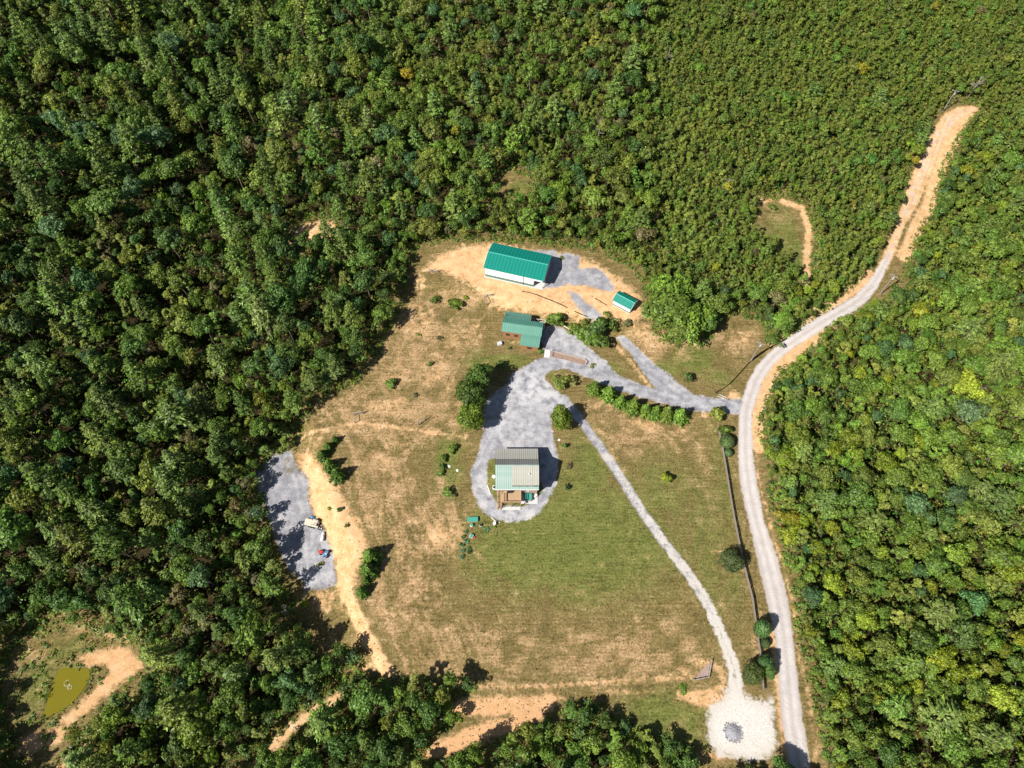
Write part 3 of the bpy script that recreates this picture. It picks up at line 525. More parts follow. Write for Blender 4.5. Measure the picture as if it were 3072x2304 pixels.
dr = MB().box(-1.95, -1.0, -2.06, -2.004, 2.62, 4.05).build('door', 'white_paint', house)
MB().tube([(-1.12, -2.1, 3.3), (-1.12, -2.06, 3.3)], [.04, .04], 8).build('handle', 'steel', dr)
d2 = MB().box(2.0, 3.0, -2.06, -2.004, .05, 2.05).build('door', 'white_paint', house); MB().tube([(2.12, -2.1, 1.0), (2.12, -2.06, 1.0)], [.04, .04], 8).build('handle', 'steel', d2)
# deck with stairs, part of the house
deck = MB()
for i in range(26): deck.box(-4.62 + i * .178 + .9, -4.62 + i * .178 + .9 + .17, -5.15, -2.2, 2.52, 2.58)
deck = deck.build('deck', 'deck', house)
fr = MB().box(-3.74, .93, -5.2, -5.13, 2.3, 2.515); fr.box(-3.74, -3.67, -5.12, -2.2, 2.3, 2.515); fr.box(.86, .93, -5.12, -2.2, 2.3, 2.515); fr.build('rim_joist', 'deck_dark', deck)
for x in (-3.68, -1.4, .86):
    MB().box(x - .07, x + .07, -5.35, -5.21, 0, 3.5).build('post', 'deck', deck)
for a, b in (((-3.68, -5.28, 3.5), (.86, -5.28, 3.5)), ((.93, -5.2, 3.5), (.93, -2.2, 3.5)), ((-3.72, -5.2, 3.5), (-3.72, -3.3, 3.5)), ((-3.68, -5.28, 2.75), (.86, -5.28, 2.75)), ((.93, -5.2, 2.75), (.93, -2.2, 2.75))):
    MB().beam(a, b, .14, .06).build('rail', 'deck', deck)
bal = MB()
for i in range(30): bal.box(-3.6 + i * .15, -3.56 + i * .15, -5.3, -5.26, 2.75, 3.47)
for i in range(19): bal.box(.91, .95, -5.1 + i * .15, -5.06 + i * .15, 2.75, 3.47)
bal.build('baluster_row', 'deck', deck)['kind'] = 'stuff'
MB().box(-2.95, -2.5, -4.85, -2.95, 2.6, 3.0).build('bench', 'deck_dark', deck)
st = MB()
for s_ in (-4.72, -3.82): st.beam((s_, -2.35, 2.45), (s_, -6.1, .08), .06, .26)
st = st.build('stair', 'deck', house)
for i in range(13):
    y = -2.45 - i * .285; z = 2.46 - i * .18; MB().box(-4.68, -3.86, y - .15, y + .13, z, z + .045).build('tread', 'deck_dark', st)
for s_ in (-4.76, -3.84):
    MB().beam((s_, -2.3, 3.4), (s_, -6.1, 1.0), .08, .08).build('handrail', 'deck', st)
    for k in range(4): MB().box(s_ - .045, s_ + .045, -2.5 - k * 1.15, -2.41 - k * 1.15, max(0.0, 2.4 - k * .73), 3.3 - k * .73).build('post', 'deck', st)
MB().box(-3.65, .9, -6.15, -5.38, -.02, .09).build('slab', 'concrete_white', house)
patio = MB().box(1.0, 5.1, -4.6, -2.05, -.02, .1).build('patio', 'concrete_white', house)
zh = G(1.2, 66)
gr = thing('barbecue_grill', 'black covered grill against the house wall on the deck', 'grill', (1.2 - 1.9, 66 - 2.75, zh + 2.58))
MB().box(-.5, .5, -.28, .28, .55, .85).build('cookbox', 'black', gr); gl = MB()
for i in range(6):
    a0, a1 = math.pi * i / 6, math.pi * (i + 1) / 6
    gl.add([(-.5, .28 * math.cos(a0), .852 + .25 * math.sin(a0)), (.5, .28 * math.cos(a0), .852 + .25 * math.sin(a0)), (.5, .28 * math.cos(a1), .852 + .25 * math.sin(a1)), (-.5, .28 * math.cos(a1), .852 + .25 * math.sin(a1))], [(0, 1, 2, 3)])
gl.build('lid', 'black', gr)
for x in (-.45, .45):
    for y in (-.24, .24): MB().box(x - .03, x + .03, y - .03, y + .03, 0, .55).build('leg', 'steel', gr)
ht = thing('hot_tub', 'square hot tub with ribbed teal cover on the patio', 'hot tub', (1.2 + 2.72, 66 - 3.15, zh + .1))
MB().prism([(-.85, -.75), (-.75, -.85), (.75, -.85), (.85, -.75), (.85, .75), (.75, .85), (-.75, .85), (-.85, .75)], 0, .85).build('tub', 'wood_grey', ht)
cv = MB().box(-.9, .9, -.9, .9, .852, .96).build('cover', 'teal_cover', ht)
for k in range(6): MB().box(-.88, .88, -.78 + k * .3, -.70 + k * .3, .961, .985).build('rib', 'teal_cover', cv)
def patio_chair(x, y, rz, label):
    c = thing('patio_chair', label, 'chair', (1.2 + x, 66 + y, zh + .1), rz, 'white patio chairs')
    MB().box(-.26, .26, -.26, .26, .40, .45).build('seat', 'white_paint', c); MB().slab((-.26, .24, .47), (.26, .24, .47), (.26, .38, .95), (-.26, .38, .95), .04).build('backrest', 'white_paint', c)
    for sx in (-.23, .23):
        for sy in (-.23, .23): MB().box(sx - .025, sx + .025, sy - .025, sy + .025, 0, .4).build('leg', 'white_paint', c)
patio_chair(4.55, -2.75, R(-40), 'white patio chair right of the hot tub')
patio_chair(2.1, -4.3, R(160), 'white patio chair near the lower edge of the patio in deck shade')
hp = thing('heat_pump', 'white outdoor air conditioner unit by the left wall of the house', 'air conditioner', (1.2 - 5.55, 66 - .55, G(-4.3, 65.4)))
MB().box(-.45, .45, -.45, .45, 0, .8).build('cabinet', 'white_paint', hp); MB().tube([(0, 0, .802), (0, 0, .83)], [.34, .34], 16).build('fan_grille', 'black', hp)
sd_ = thing('satellite_dish', 'small pale satellite dish beside the left wall of the house', 'dish', (1.2 - 5.6, 66 + 1.9, G(-4.4, 67.9)))
MB().tube([(0, 0, 0), (0, 0, 1.9)], [.05, .05], 8).build('mast', 'steel', sd_)
ds = MB(); n = 14
ds.add([(0, 0, 0)] + [(.3 * math.cos(2 * math.pi * i / n), .3 * math.sin(2 * math.pi * i / n), .05) for i in range(n)] + [(.48 * math.cos(2 * math.pi * i / n), .48 * math.sin(2 * math.pi * i / n), .14) for i in range(n)],
       [(0, 1 + i, 1 + (i + 1) % n) for i in range(n)] + [(1 + i, 1 + n + i, 1 + n + (i + 1) % n, 1 + (i + 1) % n) for i in range(n)])
dd = ds.build('dish', 'steel', sd_); dd.location = (-.1, -.1, 1.95); dd.rotation_euler = (R(35), R(-20), 0)

# --- barn
def ang(a, b): return math.atan2(b.y - a.y, b.x - a.x)
bsw, bse = Vector((-7.75, 130.35, 2)), Vector((8.62, 125.74, 2)); LB = (bse - bsw).length
barn = thing('barn', 'long white metal barn with bright green roof and green wainscot', 'barn', (bsw.x, bsw.y, G(0, 130)), ang(bsw, bse))
WB, EH, RH = 9.0, 4.05, 5.5; half = WB / 2
MB().box(-.35, LB + .35, -.4, WB + .4, -.5, .05).build('slab', 'concrete_white', barn)
wl_ = MB(); wl_.box(0, LB - 2.6, 0, .12, 1.0, EH); wl_.box(LB - 2.6, LB, 0, .12, 2.9, EH)      # south wall with open corner
wl_.box(0, LB, WB - .12, WB, 1.0, EH)
pr = [(.12, 1.0), (WB - .12, 1.0), (WB - .12, EH), (half, RH - .12), (.12, EH)]
gable(wl_, 0, pr, .12)
pr2 = [(2.6, .06), (WB - .12, .06), (WB - .12, EH), (half, RH - .12), (.12, EH), (.12, 2.9), (2.6, 2.9)]
gable(wl_, LB - .12, pr2, .12)
wl_.box(LB - 2.72, LB - 2.6, .121, 2.6, .06, 2.9); wl_.box(LB - 2.6, LB - .12, 2.6, 2.72, .06, 2.9)
wl_.build('wall', 'white', barn)
ws = MB().box(-.02, LB - 2.6, -.02, .1, .05, 1.0); ws.box(-.02, LB - .12, WB - .1, WB + .02, .05, 1.0); ws.box(-.02, .1, .101, WB - .101, .05, 1.0); ws.build('wainscot', 'wainscot', barn)
MB().box(LB - .16, LB, -.01, .15, .06, 2.9).build('porch_post', 'white_paint', barn)
MB().tube([(LB - 5.6, -.08, .1), (LB - 5.6, -.08, EH - .1)], [.06, .06], 6).build('downspout', 'black', barn)
bd = MB().box(LB - 2.0, LB - 1.0, 2.55, 2.598, .06, 2.15).build('door', 'wainscot', barn); MB().tube([(LB - 1.9, 2.5, 1.05), (LB - 1.9, 2.55, 1.05)], [.04, .04], 8).build('handle', 'steel', bd)
for yy in (3.2, 6.2):
    gd = MB().box(LB + .003, LB + .05, yy, yy + 2.6, .06, 2.7).build('garage_door', 'white_paint', barn)
    for k in range(4): MB().box(LB + .051, LB + .065, yy + .05, yy + 2.55, .12 + k * .66, .70 + k * .66).build('panel', 'white_paint', gd)
rf = MB().beam((-.38, half, RH + .05), (LB + .38, half, RH + .05), .34, .06)
rf = rf.build('roof', simple('ridge_cap_green', (.06, .33, .26), .4, .4, .1, 1), barn)
n_b = 18; rx0, rx1 = -.35, LB + .35
roof_panels(rf, rx0, rx1, -.4, EH + .0, half - .02, RH + .02, n_b, 'roof_green', rib=(.03, .075)); roof_panels(rf, rx0, rx1, WB + .4, EH, half + .02, RH + .02, n_b, 'roof_green', rib=(.03, .075))
for xx in (rx0 - .05, rx1 + .05):
    tm = 'white_paint' if xx < 0 else 'trim_green'
    MB().beam((xx, -.4, EH - .02), (xx, half, RH), .08, .2).beam((xx, half, RH), (xx, WB + .4, EH - .02), .08, .2).build('trim', tm, barn)

# --- shed
ssw, sse = Vector((28.43, 120.07, 2)), Vector((32.99, 116.94, 2)); LS = (sse - ssw).length
shed = thing('shed', 'small white storage shed with bright green roof on bare soil', 'shed', (ssw.x, ssw.y, G(30.5, 119.5)), ang(ssw, sse))
WS = 3.5; MB().box(-.1, LS + .1, -.1, WS + .1, -.4, .06).build('slab', 'concrete', shed)
sw = MB(); sw.box(0, LS, 0, .08, .6, 2.15); sw.box(0, LS, WS - .08, WS, .6, 2.15)
gable(sw, 0, [(.08, .6), (WS - .08, .6), (WS - .08, 2.15), (WS / 2, 2.95), (.08, 2.15)], .08); gable(sw, LS - .08, [(.08, .06), (WS - .08, .06), (WS - .08, 2.15), (WS / 2, 2.95), (.08, 2.15)], .08)
sw.build('wall', 'white', shed)
MB().box(-.02, LS, -.02, .07, .06, .6).box(-.02, LS - .1, WS - .07, WS + .02, .06, .6).box(-.02, .06, .071, WS - .071, .06, .6).build('wainscot', 'wainscot', shed)
dr = MB().box(LS + .003, LS + .05, .8, 2.6, .08, 1.95).build('door', 'trim_green', shed); MB().box(LS + .051, LS + .08, 1.66, 1.7, .9, 1.1).build('handle', 'steel', dr)
sr = MB().beam((-.22, WS / 2, 3.06), (LS + .22, WS / 2, 3.06), .26, .05).build('roof', simple('ridge_cap_teal', (.12, .42, .34), .4, .4, .1, 1), shed)
roof_panels(sr, -.2, LS + .2, -.28, 2.12, WS / 2 - .02, 3.02, 6, 'roof_green'); roof_panels(sr, -.2, LS + .2, WS + .28, 2.12, WS / 2 + .02, 3.02, 6, 'roof_green')
for xx in (-.24, LS + .24): MB().beam((xx, -.28, 2.08), (xx, WS / 2, 2.98), .06, .15).beam((xx, WS / 2, 2.98), (xx, WS + .28, 2.08), .06, .15).build('trim', 'white_paint', shed)

# --- cabin (L shaped)
cw, ce = Vector((-2.51, 112.02, 0)), Vector((8.33, 110.2, 0)); LC = (ce - cw).length
cab = thing('cabin', 'brown log cabin with faded green L-shaped metal roof and a small deck', 'cabin', (cw.x, cw.y, G(2, 111)), ang(cw, ce))
# local: x along ridge, y north; ridge z 4.8 at y=0; north eave y 5.2 z 2.9; south eave y -1.9 z 3.35; wing to y -4.9 z 2.4 for x 5.5..10.6
cwall = MB()
cwall.box(.3, LC - .3, -1.6, -1.42, 0, 3.3); cwall.box(.3, 7.3, 4.75, 4.9, 0, 2.9); cwall.box(7.15, 7.3, 2.2, 4.75, 0, 3.6); cwall.box(7.3, LC - .3, 2.05, 2.2, 0, 3.7)
gable(cwall, .3, [(-1.42, 0), (4.75, 0), (4.75, 2.9), (0, 4.68), (-1.42, 3.4)], .15); gable(cwall, LC - .45, [(-1.42, 0), (2.05, 0), (2.05, 3.8), (0, 4.68), (-1.42, 3.4)], .15)
cwall.box(5.8, LC - .5, -4.7, -4.55, 0, 2.3)
for xx in (5.8, LC - .65): cwall.add([(xx, -4.55, 0), (xx, -1.6, 0), (xx, -1.6, 3.2), (xx, -4.55, 2.35), (xx + .15, -4.55, 0), (xx + .15, -1.6, 0), (xx + .15, -1.6, 3.2), (xx + .15, -4.55, 2.35)], [(3, 2, 1, 0), (4, 5, 6, 7), (0, 1, 5, 4), (1, 2, 6, 5), (2, 3, 7, 6), (3, 0, 4, 7)])
cwall.build('wall', 'log', cab)
lg = MB()
for k in range(11):
    lg.tube([(.25, -1.64, .15 + k * .28), (5.78, -1.64, .15 + k * .28)], [.13, .13], 6)
    if k < 8: lg.tube([(5.75, -4.74, .15 + k * .28), (LC - .45, -4.74, .15 + k * .28)], [.13, .13], 6)
lg.build('log_courses', 'log', cab)['kind'] = 'stuff'
cr = MB().beam((-.02, 0, 4.86), (LC + .02, 0, 4.86), .26, .05).build('roof', 'roof_faded', cab)
roof_panels(cr, 0, 7.4, 5.25, 2.85, .02, 4.82, 14, 'roof_faded'); roof_panels(cr, 7.4, LC, 2.3, 3.95, .02, 4.82, 7, 'roof_faded')
roof_panels(cr, 0, 5.6, -1.95, 3.3, -.02, 4.82, 10, 'roof_faded'); roof_panels(cr, 5.6, LC, -1.95, 3.3, -.02, 4.82, 10, 'roof_faded')
roof_panels(cr, 5.45, LC - .15, -4.95, 2.3, -1.9, 3.29, 10, 'roof_faded')
MB().beam((-.05, 0, 4.76), (-.05, 5.25, 2.8), .08, .18).beam((-.05, 0, 4.76), (-.05, -1.95, 3.25), .08, .18).build('trim', 'roof_faded', cab)
for x in (1.6, 3.9): window(cab, x, 1.8, .9, 1.0, -1.78, 'S', 'log')
window(cab, 8.2, 1.4, 1.2, .9, -4.88, 'S', 'log')
for yy in (-3.2, .8): window(cab, yy, 1.7, .9, 1.0, LC - .5 if yy < -1 else LC - .3, 'E')
MB().tube([(.55, 3.1, 3.6), (.55, 3.1, 4.5)], [.08, .08], 8).build('vent_pipe', 'black', cab)
dk = MB()
for i in range(22): dk.box(7.35 + i * .18, 7.35 + i * .18 + .17, 2.25, 5.0, .55, .61)
dk = dk.build('deck', 'wood_grey', cab)
for x, y in ((7.5, 4.95), (9.3, 4.95), (11.2, 4.95), (11.2, 2.5)): MB().box(x - .06, x + .06, y - .06, y + .06, 0, 1.55).build('post', 'wood_pale', dk)
for a, b in (((8.7, 3.9, 1.5), (11.2, 3.9, 1.5)), ((11.2, 2.5, 1.5), (11.2, 4.95, 1.5)), ((7.5, 4.95, 1.5), (11.2, 4.95, 1.5))): MB().beam(a, b, .12, .06).build('rail', 'wood_pale', dk)
tb = thing('deck_table', 'small white table on the cabin deck', 'table', cab.matrix_basis @ Vector((9.9, 3.2, .61)))
MB().tube([(0, 0, .70), (0, 0, .74)], [.5, .5], 16).build('table_top', 'white_paint', tb); MB().tube([(0, 0, .02), (0, 0, .7)], [.06, .06], 8).build('pedestal', 'black', tb); MB().tube([(0, 0, 0), (0, 0, .03)], [.3, .3], 12).build('base', 'black', tb)

# ------------------------------------------------------------------ yard structures
def post_mesh(h, wd, mat, nm='post'): return MB().box(-wd / 2, wd / 2, -wd / 2, wd / 2, -.1, h).mesh(nm, mat)
# rail fence along the road
FP = [(2151, 1285), (2160, 1325), (2169, 1374), (2183, 1460), (2196, 1540), (2212, 1623), (2230, 1706), (2254, 1800), (2262, 1861), (2271, 1928), (2279, 1976), (2286, 2072)]
fw = [P(*p) for p in FP]; cum = [0]
for a, b in zip(fw, fw[1:]): cum.append(cum[-1] + (b - a).length)
nsp = int(round(cum[-1] / 2.45)); pts = []
for i in range(nsp + 1):
    s_ = cum[-1] * i / nsp; k = max(j for j in range(len(cum)) if cum[j] <= s_ + 1e-6); k = min(k, len(fw) - 2)
    q = fw[k].lerp(fw[k + 1], (s_ - cum[k]) / (cum[k + 1] - cum[k])); pts.append(Vector((q.x, q.y, G(q.x, q.y))))
fence = thing('rail_fence', 'long weathered three-rail wooden fence running along the gravel road', 'fence', pts[0])
pm = post_mesh(1.4, .16, 'fence_wood'); rng = random.Random(5)
for q in pts: inst('post', pm, fence, q - pts[0], (R(rng.uniform(-2, 2)), R(rng.uniform(-2, 2)), rng.uniform(-.1, .1)))
for a, b in zip(pts, pts[1:]):
    for hz in (.45, .85, 1.25):
        j = rng.uniform(-.04, .04); MB().beam(a - pts[0] + Vector((0.09, 0, hz + j)), b - pts[0] + Vector((0.09, 0, hz - j)), .07, .27).build('rail', 'fence_wood', fence)
# corner fence by the track
cf = [P(*p) for p in crop([(262, 795), (410, 765), (440, 600)], 3.292, 2000, 1800)]
cfe = thing('corner_fence', 'low weathered timber corner fence by the white gravel track', 'fence', cf[0])
cp = []
for a, b in zip(cf, cf[1:]):
    for k in range(3): cp.append(a.lerp(b, k / 3))
cp.append(cf[-1])
for q in cp: inst('post', post_mesh(.95, .16, 'wood_grey'), cfe, q - cf[0])
for a, b in zip(cp, cp[1:]):
    for hz in (.35, .78): MB().beam(a - cf[0] + Vector((0, 0, hz)), b - cf[0] + Vector((0, 0, hz)), .06, .2).build('rail', 'wood_grey', cfe)
bp = [P(*p) for p in crop([(275, 785), (345, 690), (430, 612), (408, 762)], 3.292, 2000, 1800)]
cb = sum(bp, Vector()) / 4
mb = MB(); mb.add([(q.x - cb.x, q.y - cb.y, q.z - cb.z + .03) for q in bp] + [(q.x - cb.x, q.y - cb.y, q.z - cb.z + .16) for q in bp], [(4, 5, 6, 7), (0, 1, 5, 4), (1, 2, 6, 5), (2, 3, 7, 6), (3, 0, 4, 7)])
if mb.v: pass
o = mb.build('mulch_bed', simple('brown_mulch', (.27, .20, .17), .95, .1, .3, 3)); o.location = cb; tag(o, 'flat brown mulch bed inside the low corner fence', 'garden bed')
# H-brace field fence corners
def brace(name, pix, label, rz, n=2, third=False):
    q = P(*pix); t_ = thing('fence_brace', label, 'fence brace', q, rz, 'old field fence braces')
    L = 2.3; xs = [i * L for i in range(n)]
    for x in xs: MB().tube([(x, 0, -.2), (x + .03, .02, 1.6)], [.13, .11], 7).build('post', 'deadwood', t_)
    if third: MB().tube([(.2, -2.3, -.2), (.2, -2.3, 1.5)], [.13, .11], 7).build('post', 'deadwood', t_); MB().tube([(.1, -.1, 1.3), (.2, -2.2, 1.3)], [.08, .07], 6).build('rail', 'deadwood', t_)
    for a, b in zip(xs, xs[1:]):
        MB().tube([(a + .1, 0, 1.35), (b - .1, 0, 1.35)], [.085, .075], 6).build('rail', 'deadwood', t_); MB().tube([(a + .12, .05, .25), (b - .12, .05, 1.2)], [.06, .06], 6).build('diagonal', 'deadwood', t_)
brace('', (1290, 816), 'pale wooden fence brace at the bare corner left of the barn', R(-12), 2)
brace('', (1453, 893), 'pale corner fence brace below the left end of the barn', R(8), 2, True)
brace('', (1256, 1276), 'pale fence brace in dry grass left of the three large trees', R(42), 2)
brace('', (1062, 1246), 'pale fence brace at the left end of the dry field', R(10), 2, True)
# timber retaining edge, steps, log rail
rw = [P(*p) for p in [(1653.4, 1052), (1663.5, 1056), (1688.9, 1062), (1714.2, 1068.5), (1739.5, 1075), (1754.7, 1079), (1762, 1087), (1757, 1094)]]
rt = thing('retaining_edge', 'low curved timber edging of the brown bed above the driveway', 'retaining wall', rw[0])
for a, b in zip(rw, rw[1:]):
    for k in range(2): MB().beam(a - rw[0] + Vector((0, 0, .12 + .22 * k)), b - rw[0] + Vector((0, 0, .12 + .22 * k)), .16, .2).build('timber', 'wood_grey', rt)
sp = P(1640, 1072); stp = thing('concrete_steps', 'pale concrete steps at the top of the gravel turnaround below the cabin', 'steps', sp, R(-8))
for k in range(4): MB().box(-.75, .75, .55 * k, .55 * k + .56 - .002, -.1, .1 + .12 * k).build('step', 'concrete', stp)
for x in (.85, 1.05): MB().beam((x, 0, .9), (x, 2.2, 1.3), .06, .06).build('handrail', 'steel', stp)
lr = [P(*p) for p in [(1671, 970), (1692, 981), (1712, 993), (1731, 1005)]]; lro = thing('log_barrier', 'pale log rail on short posts above the cabin driveway', 'log barrier', lr[0])
for q in lr: inst('post', post_mesh(.5, .18, 'wood_grey'), lro, q - lr[0])
for a, b in zip(lr, lr[1:]): MB().tube([a - lr[0] + Vector((0, 0, .55)), b - lr[0] + Vector((0, 0, .55))], [.13, .12], 8).build('log', 'wood_pale', lro)
wb_ = thing('white_barrel', 'white barrel standing at the corner of the cabin driveway', 'barrel', P(1665, 976))
MB().tube([(0, 0, 0), (0, 0, .3), (0, 0, .65), (0, 0, .95)], [.32, .37, .37, .32], 14).build('drum', 'white_paint', wb_, True); MB().tube([(0, 0, .952), (0, 0, .99)], [.3, .3], 14).build('lid', 'white_paint', wb_)
gb = thing('utility_box', 'small grey utility box on the lawn left of the cabin', 'utility box', P(1499, 1034), R(20))
MB().box(-.55, .55, -.45, .45, 0, .75).build('cabinet', 'concrete', gb); MB().box(-.62, .62, -.52, .52, .752, .83).build('lid', 'steel', gb)
# silt fences
def silt(pix, h, label, broken=False):
    q = [P(*p) for p in pix]; t_ = thing('silt_fence', label, 'silt fence', q[0])
    k = 0
    for a, b in zip(q, q[1:]):
        n = max(1, int((b - a).length / 2.5))
        for i in range(n):
            k += 1
            u, v = a.lerp(b, i / n), a.lerp(b, (i + 1) / n)
            u.z = G(u.x, u.y); v.z = G(v.x, v.y)
            if broken and k % 7 == 0: continue
            MB().beam(u - q[0] + Vector((0, 0, h / 2 - .02)), v - q[0] + Vector((0, 0, h / 2 - .02 + rng.uniform(-.05, .05))), .04, h).build('fabric', 'black', t_)
            MB().box(u.x - q[0].x - .03, u.x - q[0].x + .03, u.y - q[0].y + .03, u.y - q[0].y + .08, u.z - q[0].z - .1, u.z - q[0].z + h + .12).build('stake', 'wood_grey', t_)
silt(crop([(810, 750), (900, 700), (970, 650), (1050, 570), (1140, 470), (1230, 370), (1330, 280), (1440, 210), (1560, 150), (1690, 80)], 4.148, 1950, 1000), .85, 'long black silt fence curving through the grass beside the gravel road')
silt(crop([(600, 770), (700, 790), (800, 820), (900, 860), (1000, 900), (1100, 940), (1200, 990), (1300, 1040), (1380, 1075), (1470, 1110)], 4.424, 1430, 700), .32, 'broken low black silt fence across the orange bank below the barn', True)
silt(crop([(1570, 868), (1640, 905), (1730, 960)], 4.424, 1430, 700), .22, 'short low silt fence left of the small shed', True)
# farm gate lying by the road
fg = thing('farm_gate', 'small metal gate lying in the grass at the driveway mouth', 'gate', P(2168, 1193), R(-32))
for y in (-.35, .35): MB().tube([(-1.3, y, .2), (1.3, y, .28)], [.05, .05], 6).build('rail', 'white_paint', fg)
for k in range(6): MB().tube([(-1.25 + k * .5, -.35, .22), (-1.25 + k * .5, .35, .26)], [.035, .035], 6).build('bar', 'white_paint', fg)
# utility poles
POLE_TOPS = []
def pole(pix, h, label, rz):
    q = P(*pix); t_ = thing('utility_pole', label, 'utility pole', q, rz, 'roadside utility poles')
    MB().tube([(0, 0, -.5), (0, 0, h)], [.2, .13], 10).build('shaft', 'pole_wood', t_)
    MB().beam((-1.1, 0, h - .5), (1.1, 0, h - .5), .12, .14).build('crossarm', 'pole_wood', t_)
    for x in (-.95, .1, .95): MB().tube([(x, 0, h - .43), (x, 0, h - .2)], [.06, .04], 6).build('insulator', 'steel', t_)
    MB().tube([(.28, .1, h - 1.9), (.28, .1, h - 1.1)], [.22, .22], 10).build('transformer', 'steel', t_)
    POLE_TOPS.append(q + Vector((0, 0, h - .2)))
pole((2251, 1085), 9.6, 'grey utility pole in the grass beside the black silt fence', R(-30))
pole((2640, 883), 9.0, 'utility pole against the trees on the inside of the road bend', R(-40))
pole((2828, 334), 8.5, 'utility pole at the far upper end of the dirt road', R(-20))
pl = thing('power_line', 'thin overhead wires strung between the roadside poles', 'wire', POLE_TOPS[0])
for a, b in zip(POLE_TOPS, POLE_TOPS[1:]):
    ps = [a.lerp(b, i / 16) - Vector((0, 0, 2.0 * 4 * (i / 16) * (1 - i / 16))) - POLE_TOPS[0] for i in range(17)]
    MB().tube(ps, [.018] * 17, 5).build('wire', 'black', pl)
# small single posts
for pix, h, lab in (((1377, 1518), 2.6, 'thin dark pole on the bare patch left of the house loop'), ((1370, 1081), 1.5, 'lone wooden post on the dry slope below the cabin'), ((1697, 1306), .0, '')):
    if h: 
        o = MB().tube([(0, 0, -.2), (0, 0, h)], [.09, .07], 8).build('wooden_post', 'wood_grey'); o.location = P(*pix); tag(o, lab, 'post', 'single posts')
# white edging by the loop
for pix, lab in (([(1462, 1455), (1467, 1470), (1472, 1484)], 'thin white edging left of the house inside the gravel loop'), ([(1474, 1552), (1484, 1562), (1500, 1568)], 'thin white edging at the lower left rim of the gravel loop')):
    q = [P(*p) for p in pix]; o = MB().tube([p_ - q[0] + Vector((0, 0, .06)) for p_ in q], [.1] * len(q), 6).build('edging_pipe', 'white_paint'); o.location = q[0]; tag(o, lab, 'edging')

# ------------------------------------------------------------------ trailer, tank, tractor on the left pad
tp = P(940, 1572); tr = thing('utility_trailer', 'tan flatbed utility trailer parked on the gravel pad', 'trailer', tp, R(-14))
MB().box(-2.0, 1.6, -.85, .85, .55, .66).build('bed', 'cream', tr)
for y in (-.86, .86): MB().box(-2.0, 1.6, y - .04, y + .04, .4, .54).build('frame_rail', 'black', tr)
def wheel(parent, x, y, z, r, wd=.2):
    t0 = MB(); n = 16
    t0.tube([(x, y - wd / 2, z), (x, y - wd / 4, z), (x, y + wd / 4, z), (x, y + wd / 2, z)], [r * .9, r, r, r * .9], n); wh = t0.build('wheel', 'rubber', parent, True)
    MB().tube([(x, y - wd / 2 - .02, z), (x, y + wd / 2 + .02, z)], [r * .5, r * .5], 10).build('rim', 'white_paint', wh)
for x in (-.5, .3):
    for y in (-1.05, 1.05): wheel(tr, x, y, .34, .34)
MB().beam((1.6, .5, .5), (2.9, 0, .45), .09, .09).beam((1.6, -.5, .5), (2.9, 0, .45), .09, .09).build('tongue', 'black', tr); MB().tube([(2.75, 0, 0), (2.75, 0, .7)], [.05, .05], 8).build('jack', 'steel', tr)
pwd = thing('plywood_sheet', 'cream plywood sheet on the left end of the trailer', 'plywood', tr.matrix_basis @ Vector((-1.0, .0, .66)), R(-8))
MB().box(-1.05, .75, -.8, .75, 0, .05).build('sheet', 'cream', pwd)
MB().box(-1.0, .7, -.7, .7, .051, .09).build('sheet', 'cream', pwd)
cr_ = thing('slatted_crate', 'slatted pale wooden crate standing on the trailer', 'crate', tr.matrix_basis @ Vector((.72, .12, .66)), R(-17))
MB().box(-.7, .7, -.65, .65, 0, .1).build('base', 'wood_grey', cr_)
for k in range(5): MB().box(-.62 + k * .27, -.47 + k * .27, -.66, .66, .98, 1.02).build('slat', 'wood_pale', cr_)
for sx in (-.64, .64):
    for sy in (-.6, .6): MB().box(sx - .05, sx + .05, sy - .05, sy + .05, .1, .98).build('post', 'wood_grey', cr_)
MB().box(-.66, .66, .61, .65, .15, .95).box(-.66, .66, -.65, -.61, .15, .95).build('side_board', 'wood_grey', cr_)
bt = thing('blue_tarp_bundle', 'crumpled blue tarp bundle at the back of the trailer', 'tarp', tr.matrix_basis @ Vector((-.6, 1.35, 0)), R(20))
tm_ = MB(); rg = random.Random(3); nn_ = 7
tv = [(-.6 + 1.2 * i / nn_, -.45 + .9 * j / nn_, max(0, .75 * (1 - (2 * i / nn_ - 1) ** 2) * (1 - (2 * j / nn_ - 1) ** 2)) + rg.uniform(0, .16)) for j in range(nn_ + 1) for i in range(nn_ + 1)]
tm_.add(tv, [(j * (nn_ + 1) + i, j * (nn_ + 1) + i + 1, (j + 1) * (nn_ + 1) + i + 1, (j + 1) * (nn_ + 1) + i) for j in range(nn_) for i in range(nn_)]); tm_.build('tarp', 'blue', bt)
for px_, lab in (((958, 1585), 'loose black tyre lying left of another at the trailer tongue'), ((964, 1587), 'loose black tyre with pale rim at the right end of the trailer')):
    ty = thing('loose_tyre', lab, 'tyre', P(*px_), 0, 'tyres by the trailer'); v_ = []; n = 18
    tt = MB()
    ringp = [(.36, 0), (.42, .08), (.42, .2), (.36, .26), (.22, .24), (.22, .02)]
    vv = [(r * math.cos(2 * math.pi * k / n), r * math.sin(2 * math.pi * k / n), z) for k in range(n) for r, z in ringp]; m_ = len(ringp)
    tt.add(vv, [(k * m_ + i, ((k + 1) % n) * m_ + i, ((k + 1) % n) * m_ + (i + 1) % m_, k * m_ + (i + 1) % m_) for k in range(n) for i in range(m_)])
    tt.build('tyre', 'rubber', ty, True); MB().tube([(0, 0, .06), (0, 0, .18)], [.215, .215], 14).build('rim', 'steel', ty)
tk = thing('propane_tank', 'white horizontal propane tank at the edge of the gravel pad', 'tank', P(970, 1612), R(86))
